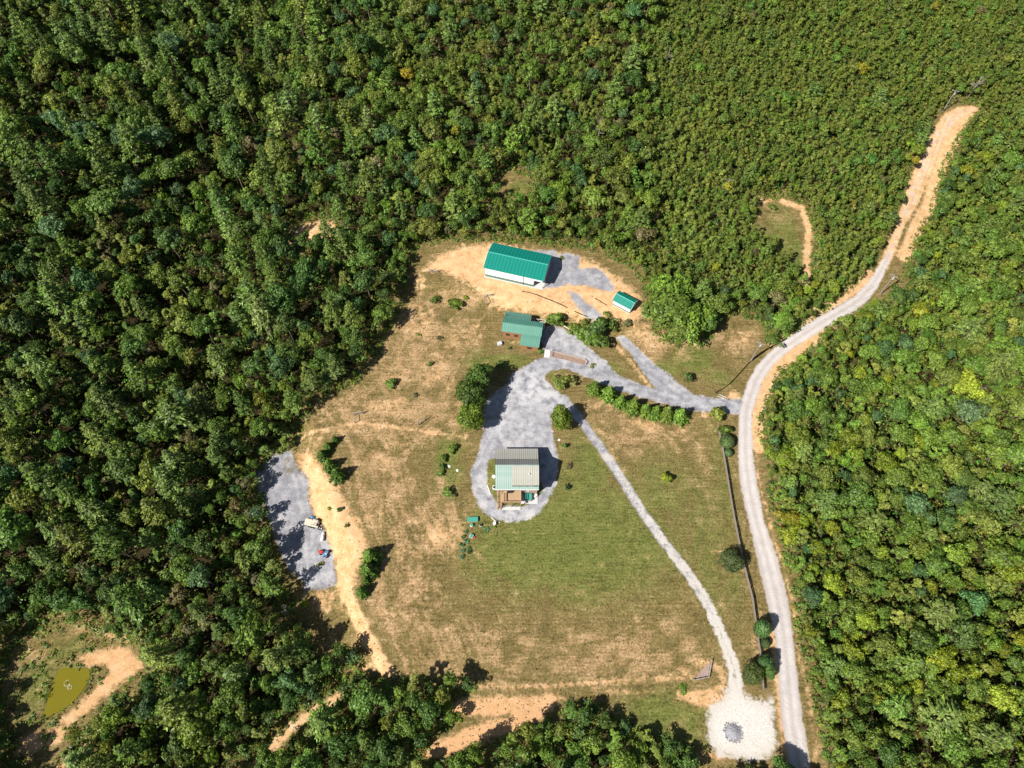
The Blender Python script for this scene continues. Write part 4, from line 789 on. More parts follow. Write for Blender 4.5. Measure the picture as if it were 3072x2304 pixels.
MB().tube([(-1.15, 0, .62), (-1.08, 0, .62), (-.95, 0, .62), (.95, 0, .62), (1.08, 0, .62), (1.15, 0, .62)], [.08, .28, .38, .38, .28, .08], 16).build('shell', 'white_paint', tk, True)
MB().tube([(0, 0, .98), (0, 0, 1.12)], [.16, .13], 10).build('valve_dome', 'white_paint', tk)
for x in (-.7, .7): MB().box(x - .06, x + .06, -.25, .25, 0, .3).build('foot', 'steel', tk)
tc = thing('garden_tractor', 'small red and blue tractor on the gravel pad below the propane tank', 'tractor', P(974, 1662), R(162))
MB().box(.35, 1.35, -.32, .32, .5, .95).build('hood', 'red', tc); MB().box(1.352, 1.4, -.28, .28, .52, .9).build('grille', 'black', tc)
MB().box(-.75, .35, -.38, .38, .45, .62).build('chassis', 'blue', tc)
for y in (-.55, .55):
    MB().slab((-1.05, y - .2, .92), (-.2, y - .2, .92), (-.2, y + .2, .92), (-1.05, y + .2, .92), .06).build('fender', 'blue', tc); wheel(tc, -.6, y * 1.25, .48, .48, .32); wheel(tc, .95, y * .95, .3, .3, .2)
se = MB().box(-.75, -.3, -.24, .24, .64, .78).build('seat', 'steel', tc); MB().slab((-.8, -.24, .78), (-.72, -.24, .78), (-.84, -.24, 1.25), (-.92, -.24, 1.25), -.48).build('backrest', 'steel', se)
MB().tube([(.1, 0, .9), (.02, 0, 1.15)], [.03, .03], 6).build('steering_column', 'black', tc); sw_ = MB(); n = 14
sw_.tube([(.02 + .18 * math.cos(2 * math.pi * k / n), .18 * math.sin(2 * math.pi * k / n), 1.16 + .03 * math.cos(2 * math.pi * k / n)) for k in range(n + 1)], [.02] * (n + 1), 5); sw_.build('steering_wheel', 'black', tc)
MB().tube([(-.95, -.4, .6), (-.95, -.4, 1.9), (-.95, .4, 1.9), (-.95, .4, .6)], [.035] * 4, 6).build('roll_bar', 'black', tc)

# ------------------------------------------------------------------ garden corner, rocks, pond foam
c6 = lambda x, y: (1300 + x / 8.295, 1500 + y / 8.295)
bx_ = thing('garden_box', 'long raised box with flat teal metal lid beside the vegetable patch', 'garden box', P(*c6(980, 500)), R(2))
MB().box(-1.2, 1.2, -.5, .5, 0, .6).build('box', 'wood_grey', bx_); MB().box(-1.28, 1.28, -.58, .58, .602, .68).build('lid', 'teal_cover', bx_)
def barrel(pix, r, h, mat, lab, lidmat=None):
    t_ = thing('barrel', lab, 'barrel', P(*pix), 0, 'garden barrels'); MB().tube([(0, 0, 0), (0, 0, h * .3), (0, 0, h * .7), (0, 0, h)], [r * .9, r, r, r * .92], 14).build('drum', mat, t_, True)
    MB().tube([(0, 0, h + .002), (0, 0, h + .04)], [r * .85, r * .85], 14).build('lid', lidmat or mat, t_)
barrel(c6(1525, 600), .42, .9, 'white_paint', 'pale blue-white barrel on the lawn at the lower left of the gravel loop')
barrel(c6(955, 640), .42, .6, 'white_paint', 'white tub with green lid just below the teal garden box', 'teal_cover')
barrel(c6(1180, 640), .36, .5, 'steel', 'pale tub with dark lid right of the green-lidded tub', 'black')
cl = thing('compost_bin', 'small green and white bin in the middle of the vegetable patch', 'bin', P(*c6(950, 910)), R(-20))
MB().box(-.45, .45, -.4, .4, 0, .55).build('bin', 'white_paint', cl); MB().box(-.36, .36, -.46, .46, .552, .62).build('lid', 'teal_cover', cl)
rb = MB().box(-.3, .3, -.2, .2, 0, .3).build('red_bucket', 'red'); rb.location = P(*c6(1010, 935)); tag(rb, 'tiny red crate beside the green and white bin', 'crate')
def rock_mesh(seed, nm='rock', mat='stone_white'):
    rg = random.Random(seed); import bmesh
    bm = bmesh.new(); bmesh.ops.create_icosphere(bm, subdivisions=2, radius=1)
    for v in bm.verts: v.co *= rg.uniform(.8, 1.12); v.co.z *= .7
    me = bpy.data.meshes.new(nm); bm.to_mesh(me); bm.free(); me.materials.append(MAT[mat]); return me
for i, (pix, r, lab) in enumerate((((1346, 1400), .5, 'white boulder beside the long low hedge'), ((1372, 1411), .36, 'small white boulder on the lawn left of the gravel loop'), ((1678, 1320), .35, 'pale stone on the lawn above the round shrub'))):
    o = inst('boulder', rock_mesh(i + 3), None, P(*pix), (0, 0, i), (r, r, r)); tag(o, lab, 'rock', 'lawn boulders')
# stone pile on the white pad
pq = P(2200, 2197); pile = thing('stone_pile', 'round pile of grey stones on the white gravel pad', 'stone pile', pq)
rms = [rock_mesh(20 + i, 'stone', 'stone') for i in range(5)]; rg = random.Random(9)
import bmesh
bm = bmesh.new(); nr = 24; vs0 = [bm.verts.new((0, 0, .75))]
for k, (rr, zz) in enumerate(((.6, .62), (1.2, .35), (1.75, .04), (1.9, -.2))): vs0 += [bm.verts.new((rr * (1 + rg.uniform(-.08, .08)) * math.cos(2 * math.pi * i / nr), rr * math.sin(2 * math.pi * i / nr) * .95, zz + rg.uniform(-.05, .05))) for i in range(nr)]
for i in range(nr): bm.faces.new((vs0[0], vs0[1 + i], vs0[1 + (i + 1) % nr]))
for k in range(3):
    for i in range(nr): bm.faces.new((vs0[1 + k * nr + i], vs0[1 + (k + 1) * nr + i], vs0[1 + (k + 1) * nr + (i + 1) % nr], vs0[1 + k * nr + (i + 1) % nr]))
me = bpy.data.meshes.new('mound'); bm.to_mesh(me); bm.free(); me.materials.append(MAT['stone']); inst('mound', me, pile)
for i in range(230):
    a = rg.uniform(0, 2 * math.pi); r = 2.15 * math.sqrt(rg.random()); z = max(.02, .72 - .4 * r); s_ = rg.uniform(.1, .24)
    inst('stone', rms[i % 5], pile, (r * math.cos(a), r * math.sin(a), z), (rg.uniform(0, 3), rg.uniform(0, 3), rg.uniform(0, 3)), (s_, s_ * .8, s_ * .7))
# pond fountain foam
fm_ = P(203, 2052); fo = thing('pond_fountain', 'white foam rings of a small fountain in the muddy pond', 'fountain', (fm_.x, fm_.y, pond_z + .02))
rg = random.Random(4)
for k, (ox, oy, rr) in enumerate(((-.2, .2, .62), (.65, -.65, .42))):
    for i in range(13):
        a = 2 * math.pi * i / 13 + rg.uniform(-.1, .1)
        if k == 0 and 0 < a < 1.1: continue
        MB().tube([(ox + rr * math.cos(a), oy + rr * math.sin(a), 0), (ox + rr * math.cos(a), oy + rr * math.sin(a), .05)], [rg.uniform(.06, .12), .04], 8).build('foam_patch', 'foam', fo)
MB().tube([(-.2, .2, -.5), (-.2, .2, .25)], [.12, .08], 8).build('nozzle', 'black', fo)

# ------------------------------------------------------------------ vegetation
NR = np.random.default_rng(11)
def unit(v): return v / (np.linalg.norm(v, axis=1, keepdims=True) + 1e-9)
def rand_dir(n, rg, zmin=-1.):
    z = rg.uniform(zmin, 1, n); a = rg.uniform(0, 2 * np.pi, n); r = np.sqrt(1 - z * z); return np.stack([r * np.cos(a), r * np.sin(a), z], 1)
TRI = False
def quads_from(c, nrm, ln, wd, axis=None, rg=None):
    """leaf quads: centre, normal, half length, half width; axis = leaf direction"""
    n = len(c)
    if axis is None: axis = rand_dir(n, rg)
    u = unit(axis - (axis * nrm).sum(1, keepdims=True) * nrm); v = np.cross(nrm, u)
    ln = np.broadcast_to(np.asarray(ln, float).reshape(-1, 1), (n, 1)); wd = np.broadcast_to(np.asarray(wd, float).reshape(-1, 1), (n, 1))
    if TRI: return np.stack([c - u * ln - v * wd, c - u * ln + v * wd, c + u * ln * 1.5], 1).reshape(-1, 3)
    co = np.stack([c - u * ln, c + v * wd - u * ln * .1, c + u * ln, c - v * wd + u * ln * .1], 1).reshape(-1, 3)
    return co
def broad_leaves(rg, Rr=4., Ht=12., n=2600, leaf=.30, K=26, squash=.8, lobes=1.0, low=-.25):
    cen = np.array([0, 0, Ht - Rr * squash]); dirs = rand_dir(K, rg, low)
    lob = 1 + .34 * lobes * np.sin(3 * np.arctan2(dirs[:, 1], dirs[:, 0]) + rg.uniform(0, 6)) * rg.uniform(.3, 1, K)
    rad = (rg.uniform(.3, .86, K) if lobes > .5 else rg.uniform(.5, .76, K)) * lob
    cc = cen + dirs * np.array([1, 1, squash]) * (rad * Rr)[:, None]; cr = (rg.uniform(.17, .36, K) if lobes > .5 else rg.uniform(.24, .42, K)) * Rr
    cc = np.vstack([cc, cen + np.array([[0, 0, .35 * Rr * squash]])]); cr = np.append(cr, .45 * Rr)
    w_ = cr ** 2; idx = rg.choice(len(cc), n, p=w_ / w_.sum())
    u = rand_dir(n, rg, -.55); rr = rg.uniform(.72, 1.06, n)
    pos = cc[idx] + u * np.array([1, 1, .85]) * (cr[idx] * rr)[:, None]
    out = unit(pos - cen)
    nrm = unit(u * .9 + out * .45 + np.array([0, 0, .35]) + rg.normal(0, .55, (n, 3)))
    s = leaf * rg.uniform(.65, 1.25, n)
    return quads_from(pos, nrm, s, s * .72, rg=rg), cc, cr
def pine_leaves(rg, Rr=4., Ht=17., n_lv=11, per=7, leaf=.5, base=.3, up=.25, tuft=24):
    cs, ns, ax = [], [], []; br = []
    for k in range(n_lv):
        t = k / (n_lv - 1); z = Ht * (base + (1 - base) * t * .97); L = Rr * (1 - t) ** .75 * rg.uniform(.85, 1.1) + .35
        m = per if t < .8 else max(3, per - 3); a0 = rg.uniform(0, 6.28)
        for j in range(m):
            a = a0 + 6.283 * j / m + rg.normal(0, .22); l = L * rg.uniform(.65, 1.12); d = np.array([np.cos(a), np.sin(a), up + rg.normal(0, .1)]); d /= np.linalg.norm(d)
            br.append((z, d, l)); m2 = int(tuft * (l / Rr) + 6)
            s = rg.uniform(.25, 1.0, m2) ** .7 * l; side = np.array([-d[1], d[0], 0]); sp = rg.uniform(-1, 1, m2) * (.12 + .2 * s / Rr) * Rr * .55
            p = np.array([0, 0, z]) + d * s[:, None] + side * sp[:, None] + np.stack([0 * s, 0 * s, rg.uniform(-.1, .3, m2)], 1)
            axx = unit(d * .8 + side * (sp / (abs(sp).max() + 1e-6))[:, None] * .7 + rg.normal(0, .25, (m2, 3)) + np.array([0, 0, .15]))
            nn = unit(np.array([0, 0, 1.]) + d * .35 + rg.normal(0, .4, (m2, 3)))
            cs.append(p); ns.append(nn); ax.append(axx)
    c = np.vstack(cs); nn = np.vstack(ns); ax = np.vstack(ax); s = leaf * rg.uniform(.7, 1.25, len(c))
    return quads_from(c, nn, s, s * .36, ax), br
def tuft_pine(rg, Rr=2.3, Ht=9., K=22, per=44, leaf=.42):
    cs, ns, ax = [], [], []; tips = []
    for k in range(K):
        t = rg.uniform(0, 1); z = Ht * (.5 + .5 * t) - .2; a = rg.uniform(0, 6.28); r = Rr * (1.02 - t) ** .6 * rg.uniform(.45, 1.0)
        o = np.array([r * np.cos(a), r * np.sin(a), z]); tips.append(o)
        u = rand_dir(per, rg, -.3); rad = rg.uniform(.4, .95) * .62
        cs.append(o + u * rad * rg.uniform(.5, 1.1, per)[:, None]); ax.append(unit(u + np.array([0, 0, .5]))); ns.append(unit(u * .5 + np.array([0, 0, 1.0]) + rg.normal(0, .33, (per, 3))))
    c = np.vstack(cs); s = leaf * rg.uniform(.7, 1.25, len(c)); return quads_from(c, np.vstack(ns), s, s * .4, np.vstack(ax)), tips
def cone_leaves(rg, Rr=1.7, Ht=4., n=1300, leaf=.26):
    t = 1 - np.sqrt(rg.uniform(0, 1, n)); a = rg.uniform(0, 6.283, n); a = a + .25 * np.sin(a * 7)
    r = Rr * (1 - t) ** .85 * rg.uniform(.55, 1.1, n) * (1 + .18 * np.sin(a * 8 + t * 20)); z = .15 + Ht * t * .96 + rg.uniform(-.15, .15, n)
    out = np.stack([np.cos(a), np.sin(a), 0 * a], 1); p = np.stack([r * np.cos(a), r * np.sin(a), z], 1)
    s = leaf * rg.uniform(.7, 1.3, n); return quads_from(p, unit(out * .6 + np.array([0, 0, .7]) + rg.normal(0, .35, (n, 3))), s, s * .45, unit(out + np.array([0, 0, .55]) + rg.normal(0, .2, (n, 3))))
def sphere_leaves(rg, Rr=1., Ht=2., n=1200, leaf=.13, jag=.07):
    u = rand_dir(n, rg, -.6); p = u * np.array([Rr, Rr, Ht / 2]) * rg.uniform(.86, 1 + jag, n)[:, None] + np.array([0, 0, Ht / 2])
    s = leaf * rg.uniform(.7, 1.3, n); return quads_from(p, unit(u + rg.normal(0, .3, (n, 3))), s, s * .7, rg=rg)
def leaf_mesh(name, co, mat):
    return np_mesh(name, co, np.arange(len(co)).reshape(-1, 4), mat, smooth=False)
def trunk_mesh(rg, Ht, r0, targets, mat='bark', nm='trunk'):
    mb = MB(); j = rg.normal(0, .12, (4, 2)); top = Ht * .8
    mb.tube([(0, 0, -.6), (j[0, 0], j[0, 1], top * .35), (j[1, 0], j[1, 1], top * .7), (j[2, 0], j[2, 1], top)], [r0 * 1.25, r0 * .85, r0 * .6, r0 * .25], 7)
    for t_ in targets:
        z0 = min(top * .9, max(Ht * .3, t_[2] - np.hypot(t_[0], t_[1]) * .8)); f = z0 / top
        mb.tube([(j[1, 0] * f, j[1, 1] * f, z0), ((t_[0]) * .5, t_[1] * .5, (z0 + t_[2]) * .5 + .2), tuple(t_)], [r0 * .4, r0 * .25, r0 * .1], 5)
    return mb.mesh(nm, mat, True)
VAR = {}
def add_var(kind, crown, trunk, rr, hh): VAR.setdefault(kind, []).append((crown, trunk, rr, hh))
for i in range(8):
    rg = np.random.default_rng(100 + i); Rr, Ht = 4.0, 12.0
    co, cc, cr = broad_leaves(rg, Rr, Ht, 2500, .31, 30 + 2 * i, [.8, .95, .7, 1.05, .85, .9, .75, 1.0][i])
    add_var('broadleaf', leaf_mesh('crown', co, 'leaf'), trunk_mesh(rg, Ht, .24, cc[:7]), Rr, Ht)
for i in range(5):
    rg = np.random.default_rng(200 + i); co, br = pine_leaves(rg, 4.0, 16.0, 10 + i % 3, 6 + i % 2, .46)
    add_var('pine', leaf_mesh('crown', co, 'needle'), trunk_mesh(rg, 19.5, .24, [np.array([0, 0, b[0]]) + b[1] * b[2] * .85 for b in br[::4]]), 4.0, 16.0)
for i in range(6):
    rg = np.random.default_rng(300 + i); co, tp_ = tuft_pine(rg, 2.4, 8.5, 22 + i, 46)
    add_var('scrub', leaf_mesh('crown', co, 'needle'), trunk_mesh(rg, 10, .13, tp_[:6]), 2.4, 8.5)
for i in range(3):
    rg = np.random.default_rng(400 + i); add_var('cone', leaf_mesh('crown', cone_leaves(rg), 'needle'), trunk_mesh(rg, 4.2, .09, []), 1.7, 4.0)
for i in range(2):
    rg = np.random.default_rng(500 + i); add_var('ball', leaf_mesh('crown', sphere_leaves(rg, 1, 2, 2200, .085), 'leaf'), trunk_mesh(rg, 1.9, .07, []), 1.0, 2.0)
for i in range(4):
    rg = np.random.default_rng(600 + i); co, cc, cr = broad_leaves(rg, 1.0, 1.7, 900, .13, 12, .8, .8)
    add_var('shrub', leaf_mesh('crown', co, 'leaf'), trunk_mesh(rg, 1.5, .05, cc[:4], nm='stem'), 1.0, 1.7)
for i in range(3):
    rg = np.random.default_rng(700 + i); co, cc, cr = broad_leaves(rg, 3.3, 7.2, 5200, .2, 34, .95, .35, -.5)
    add_var('round', leaf_mesh('crown', co, 'leaf'), trunk_mesh(rg, 7, .2, cc[:6]), 3.3, 7.2)
for i in range(3):
    rg = np.random.default_rng(800 + i); co, cc, cr = broad_leaves(rg, 1.0, 1.5, 230, .14, 10, .8, .8)
    add_var('sparse', leaf_mesh('crown', co, 'leaf'), trunk_mesh(rg, 1.6, .04, cc[:6], nm='stem'), 1.0, 1.5)
for i in range(3):
    rg = np.random.default_rng(850 + i); u = rand_dir(160, rg, -.05); p = u * np.array([.9, .9, .8]) * rg.uniform(.35, 1, 160)[:, None] + np.array([0, 0, .08]); s = .16 * rg.uniform(.7, 1.3, 160)
    add_var('vegetable', leaf_mesh('leaves', quads_from(p, unit(np.array([0, 0, .8]) + rg.normal(0, .4, (160, 3))), s, s * .6, unit(u + .01)), 'leaf'), None, 1.0, .9)
# bare trees
def bare_mesh(seed, Ht=9.):
    rg = random.Random(seed); mb = MB()
    mb.tube([(0, 0, -.5), (.1, .1, Ht * .4), (.25, 0, Ht * .75), (.2, .15, Ht)], [.2, .15, .09, .03], 6)
    for k in range(22):
        z = Ht * rg.uniform(.35, .97); a = rg.uniform(0, 6.28); L = rg.uniform(1.2, 3.2) * (1.15 - z / Ht * .6); d = Vector((math.cos(a), math.sin(a), rg.uniform(.2, .8))); e = Vector((.15, .05, z)) + d * L
        mb.tube([(.15, .05, z), tuple(Vector((.15, .05, z)) + d * L * .5), tuple(e)], [.07, .045, .015], 5)
        for q in range(3):
            f = rg.uniform(.4, .9); b0 = Vector((.15, .05, z)) + d * L * f; d2 = Vector((math.cos(a + rg.uniform(-1, 1)), math.sin(a + rg.uniform(-1, 1)), rg.uniform(.1, .9))); mb.tube([tuple(b0), tuple(b0 + d2 * L * .4)], [.035, .01], 4)
    return mb
BARE = [bare_mesh(40 + i).mesh('branches', 'deadwood', True) for i in range(3)]

PAL = {  # leaf albedo
 'dark': (.078, .138, .026), 'mid': (.118, .188, .028), 'fresh': (.145, .222, .028), 'olive': (.168, .208, .032), 'blue': (.088, .162, .052), 'lime': (.215, .262, .022), 'yellow': (.30, .275, .022), 'brown': (.165, .155, .055), 'orange': (.27, .16, .04), 'pine': (.145, .212, .042), 'scrub': (.188, .228, .036), 'deep': (.035, .075, .022), 'ball': (.105, .17, .055), 'dry': (.15, .115, .06), 'cab': (.085, .16, .08)}
def plant(kind, x, y, r, h, tint, name, label, cat, group=None, z=None, rg=NR, crown_name='crown', jit=.12, vi=None):
    cm, tm, br, bh = VAR[kind][int(rg.integers(len(VAR[kind]))) if vi is None else vi]
    t_ = bpy.data.objects.new(name, None); COL.objects.link(t_); t_.empty_display_size = .3
    t_.location = (x, y, G(x, y) if z is None else z); tag(t_, label, cat, group)
    rz = float(rg.uniform(0, 6.28)); el = rg.uniform(.84, 1.19) if kind in ('broadleaf', 'scrub', 'pine') else rg.uniform(.95, 1.05); sc = (r / br * el, r / br / el, h / bh)
    c = np.array(tint) * (1 + rg.normal(0, jit)) * (1 + rg.normal(0, jit, 3) * np.array([.6, .25, .6])); c = np.clip(c, .01, .6)
    o = inst(crown_name, cm, t_, (0, 0, 0), (0, 0, rz), sc); o.color = (*c, 1)
    if tm is not None: inst(tm.name.split('.')[0], tm, t_, (0, 0, 0), (0, 0, rz), sc)
    return t_
def px_scale(px, py):
    q = P(px, py); return FPX / proj(q.x, q.y, q.z)[2]
def at(kind, px, py, rpx, h, tint, name, label, cat, group=None, vi=None, jit=.1):
    """crown centre seen at (px,py) in the photograph, radius in photo pixels, height in metres"""
    q = P(px, py, h * .55); r = rpx / px_scale(px, py)
    return plant(kind, q.x, q.y, r, h, PAL[tint] if isinstance(tint, str) else tint, name, label, cat, group, vi=vi, jit=jit)
# --- yard trees and shrubs
at('round', 1437, 1130, 44, 10.4, (.075, .135, .02), 'round_tree', 'dark green dense tree at the top of the three large yard trees', 'tree', 'three large trees beside the driveway')
at('round', 1420, 1185, 52, 11.0, (.075, .135, .019), 'round_tree', 'largest dark green dense tree in the middle of the three yard trees', 'tree', 'three large trees beside the driveway')
at('round', 1413, 1252, 42, 9.6, (.13, .19, .018), 'round_tree', 'lighter green dense tree at the lower end of the three yard trees', 'tree', 'three large trees beside the driveway')
at('round', 1684, 1255, 36, 9.0, (.14, .20, .018), 'round_tree', 'single round bright green tree where the white track leaves the gravel yard', 'tree')
at('shrub', 1500, 1098, 15, 2.4, 'dark', 'shrub', 'small dark shrub on the lawn just above the three large trees', 'shrub')
hed = [(1786, 1157, 21), (1829, 1174, 23), (1865, 1197, 19), (1903, 1212, 24), (1941, 1224, 19), (1970, 1231, 20), (2004, 1235, 23), (2046, 1239, 24)]
ords = ['first from the left', 'second from the left', 'third from the left', 'fourth from the left', 'fourth from the right', 'third from the right', 'second from the right', 'last on the right']
for (px, py, r), od in zip(hed, ords): at('cone', px, py, r * 1.08, 5.4, (.12, .195, .02), 'hedge_conifer', 'bright green conifer in the hedge row along the driveway, ' + od, 'conifer', 'conifer hedge along the driveway')
LEFTC = [(1004, 1316, 11, 2.2, 'topmost small conifer above the gravel pad bank'), (981, 1336, 14, 2.6, 'second conifer from the top on the gravel pad bank'), (965, 1361, 17, 3.2, 'leftmost conifer of the bank row'), (987, 1390, 19, 3.6, 'conifer in the middle of the bank row with a crowded crown'), (1010, 1419, 22, 4.2, 'largest and lowest conifer of the upper bank row'),
         (1112, 1662, 26, 4.6, 'tall conifer at the top of the lower bank group'), (1103, 1704, 26, 4.4, 'wide conifer in the middle of the lower bank group'), (1097, 1737, 13, 2.6, 'small conifer under the wide one in the lower bank group'), (1084, 1772, 18, 3.2, 'bottommost conifer of the lower bank group')]
for px, py, r, h, lab in LEFTC: at('cone', px, py, r * 1.1, h * 1.3, (.085, .16, .018), 'bank_conifer', 'dark green ' + lab, 'conifer', 'conifers planted along the bank')
SHR = [
 (1695, 1140, 30, 3.2, 'sparse', 'olive', 'wide olive shrub on the island in the driveway bend'), (1675, 1146, 24, 2.6, 'shrub', 'olive', 'low olive shrub at the left of the driveway island'),
 (1666, 956, 27, 4.0, 'shrub', 'fresh', 'bushy green tree at the right of the cabin deck'), (1718, 988, 20, 2.6, 'shrub', 'olive', 'low olive bush beside the log barrier'),
 (1760, 1000, 34, 4.5, 'shrub', 'mid', 'left dark bush of the thicket right of the cabin'), (1795, 985, 40, 5.5, 'shrub', 'dark', 'largest dark bush in the thicket right of the cabin'), (1790, 1025, 32, 4.2, 'shrub', 'mid', 'lowest bush of the thicket right of the cabin'), (1830, 975, 26, 4.0, 'sparse', 'mid', 'thin-leaved bush at the upper right of the cabin thicket'), (1755, 968, 18, 2.6, 'sparse', 'olive', 'small yellowish bush at the top of the cabin thicket'), (1822, 945, 16, 1.8, 'sparse', 'olive', 'weedy low bush left of the shed shadow'), (1880, 968, 18, 2.2, 'sparse', 'brown', 'brownish low bush below the shed'),
 (2155, 1242, 25, 4.4, 'shrub', 'olive', 'olive rounded tree at the driveway mouth'), (2175, 1290, 20, 3.0, 'shrub', 'fresh', 'yellow-green bush between the olive tree and the round bush'),
 (1356, 1348, 15, 1.6, 'shrub', 'fresh', 'topmost low shrub on the lawn left of the gravel loop'), (1330, 1375, 13, 1.6, 'shrub', 'fresh', 'second low shrub from the top left of the gravel loop'), (1326, 1402, 13, 1.4, 'shrub', 'mid', 'upper bush of the low hedge left of the gravel loop'), (1320, 1420, 12, 1.3, 'shrub', 'mid', 'lower bush of the low hedge left of the gravel loop'), (1344, 1480, 17, 2.0, 'shrub', 'mid', 'dark rounded shrub with a clear shadow left of the house'),
 (1692, 1338, 11, 1.5, 'shrub', 'mid', 'small green shrub on the lawn upper right of the house'), (1710, 1398, 12, .9, 'sparse', 'dry', 'dried weedy plant on the lawn right of the house'), (1701, 1461, 9, 1.4, 'shrub', 'deep', 'tiny dark shrub on the lawn lower right of the house'),
 (1998, 1436, 20, 2.8, 'shrub', 'lime', 'yellow-green bush alone on the lawn right of the white track'),
 (1304, 897, 18, 1.8, 'sparse', 'mid', 'sparse shrub on the dry slope nearest the forest'), (1366, 909, 22, 2.2, 'shrub', 'fresh', 'fresh green shrub on the dry slope below the barn'), (1398, 892, 8, 1.0, 'shrub', 'lime', 'tiny light shrub right of the fresh green shrub'), (1172, 1152, 17, 1.8, 'shrub', 'fresh', 'shrub alone on the dry slope near the left forest edge'), (1290, 1092, 11, 1.3, 'sparse', 'mid', 'small weedy shrub in the middle of the dry slope'), (1318, 1015, 12, .7, 'sparse', 'dry', 'flat greyish weed patch on the dry slope'), (1245, 1185, 10, .8, 'sparse', 'dry', 'dried weed low on the dry slope'), (1254, 1005, 9, .7, 'sparse', 'olive', 'low olive weed on the upper dry slope'),
 (988, 1526, 6, .7, 'shrub', 'lime', 'tiny yellowish bush on the orange bank'), (1018, 1528, 10, 1.1, 'shrub', 'dark', 'small dark bush on the orange bank'), (1039, 1576, 7, .8, 'shrub', 'olive', 'tiny olive bush low on the orange bank'), (960, 1690, 10, .5, 'sparse', 'olive', 'weed tuft growing through the gravel pad'),
 (2065, 1132, 21, 3.2, 'sparse', 'dark', 'spiky dark shrub in the grass between the driveways'), (912, 1812, 16, 2.0, 'shrub', 'lime', 'bright bush below the gravel pad at the forest edge'), (2318, 622, 12, 1.6, 'shrub', 'mid', 'round bush in the upper right meadow'),
 (1528, 1045, 7, .8, 'sparse', 'dark', 'small plant at the lower right corner of the cabin'), (1618, 1052, 12, 1.0, 'sparse', 'mid', 'low plants left of the concrete steps'), (1775, 1096, 10, .8, 'sparse', 'olive', 'weeds at the right end of the timber edging'), (2050, 2068, 18, .5, 'sparse', 'fresh', 'strip of weeds above the lower green lawn'), (1685, 773, 9, .4, 'sparse', 'olive', 'weed clump on the gravel right of the barn')]
for px, py, r, h, kd, tn, lab in SHR: at(kd, px, py, r * 1.08, h, tn, 'shrub', lab, 'shrub')
for px, py, r, h, lab in ((2182, 1324, 21, 3.2, 'large round blue-green clipped bush at the top of the rail fence'), (2186, 1358, 12, 1.9, 'small round clipped bush below the large one by the fence'), (2288, 1886, 24, 5.4, 'tall oval clipped tree between fence and road'), (2297, 1930, 13, 2.0, 'small round clipped bush under the tall oval one')):
    at('ball', px, py, r, h, 'ball', 'clipped_bush', lab, 'bush', 'clipped bushes along the fence')
at('round', 2192, 1682, 36, 5.5, (.07, .105, .03), 'small_tree', 'loose leafy tree overhanging the rail fence halfway down', 'tree', vi=0)
at('round', 2258, 2022, 33, 5.5, (.10, .125, .03), 'small_tree', 'olive tree left of the lower end of the rail fence', 'tree'); at('round', 2300, 1985, 24, 5.4, (.06, .12, .035), 'small_tree', 'dark green tree right of the fence near its lower end', 'tree'); at('round', 2308, 2017, 20, 4.2, (.08, .15, .03), 'small_tree', 'small bright tree right of the fence below the dark one', 'tree')
at('round', 2345, 2318, 42, 7.0, 'dark', 'small_tree', 'dark tree cut by the bottom edge whose shadow falls on the road', 'tree')
for (x, y, r, tn, lab) in ((1320, 740, 62, 'cab', 'widest leafy vegetable plant at the right of the garden patch'), (810, 800, 42, 'cab', 'grey-green plant below the first tub'), (745, 930, 40, 'blue', 'bluish plant at the left edge of the garden patch'), (820, 1030, 55, 'cab', 'large rosette plant in the middle of the garden patch'), (670, 1120, 36, 'blue', 'leftmost plant of the garden patch'), (740, 1125, 36, 'cab', 'plant just right of the leftmost one in the garden patch'), (870, 1205, 42, 'blue', 'bluish plant in the lower garden patch'), (740, 1270, 44, 'cab', 'green plant low in the garden patch'), (900, 1300, 44, 'deep', 'dark plant at the lower right of the garden patch'), (715, 1420, 46, 'cab', 'bottommost round plant of the garden patch'), (1530, 690, 26, 'fresh', 'small green plant below the pale barrel'), (700, 640, 22, 'olive', 'pale weedy plant left of the tub with green lid')):
    plant('vegetable', *(lambda q: (q.x, q.y))(P(*c6(x, y))), r / 8.295 * 1.55 / px_scale(1400, 1600), .8, tuple(1.5 * c for c in PAL[tn]), 'vegetable_plant', lab, 'plant', 'vegetable patch', crown_name='leaves')

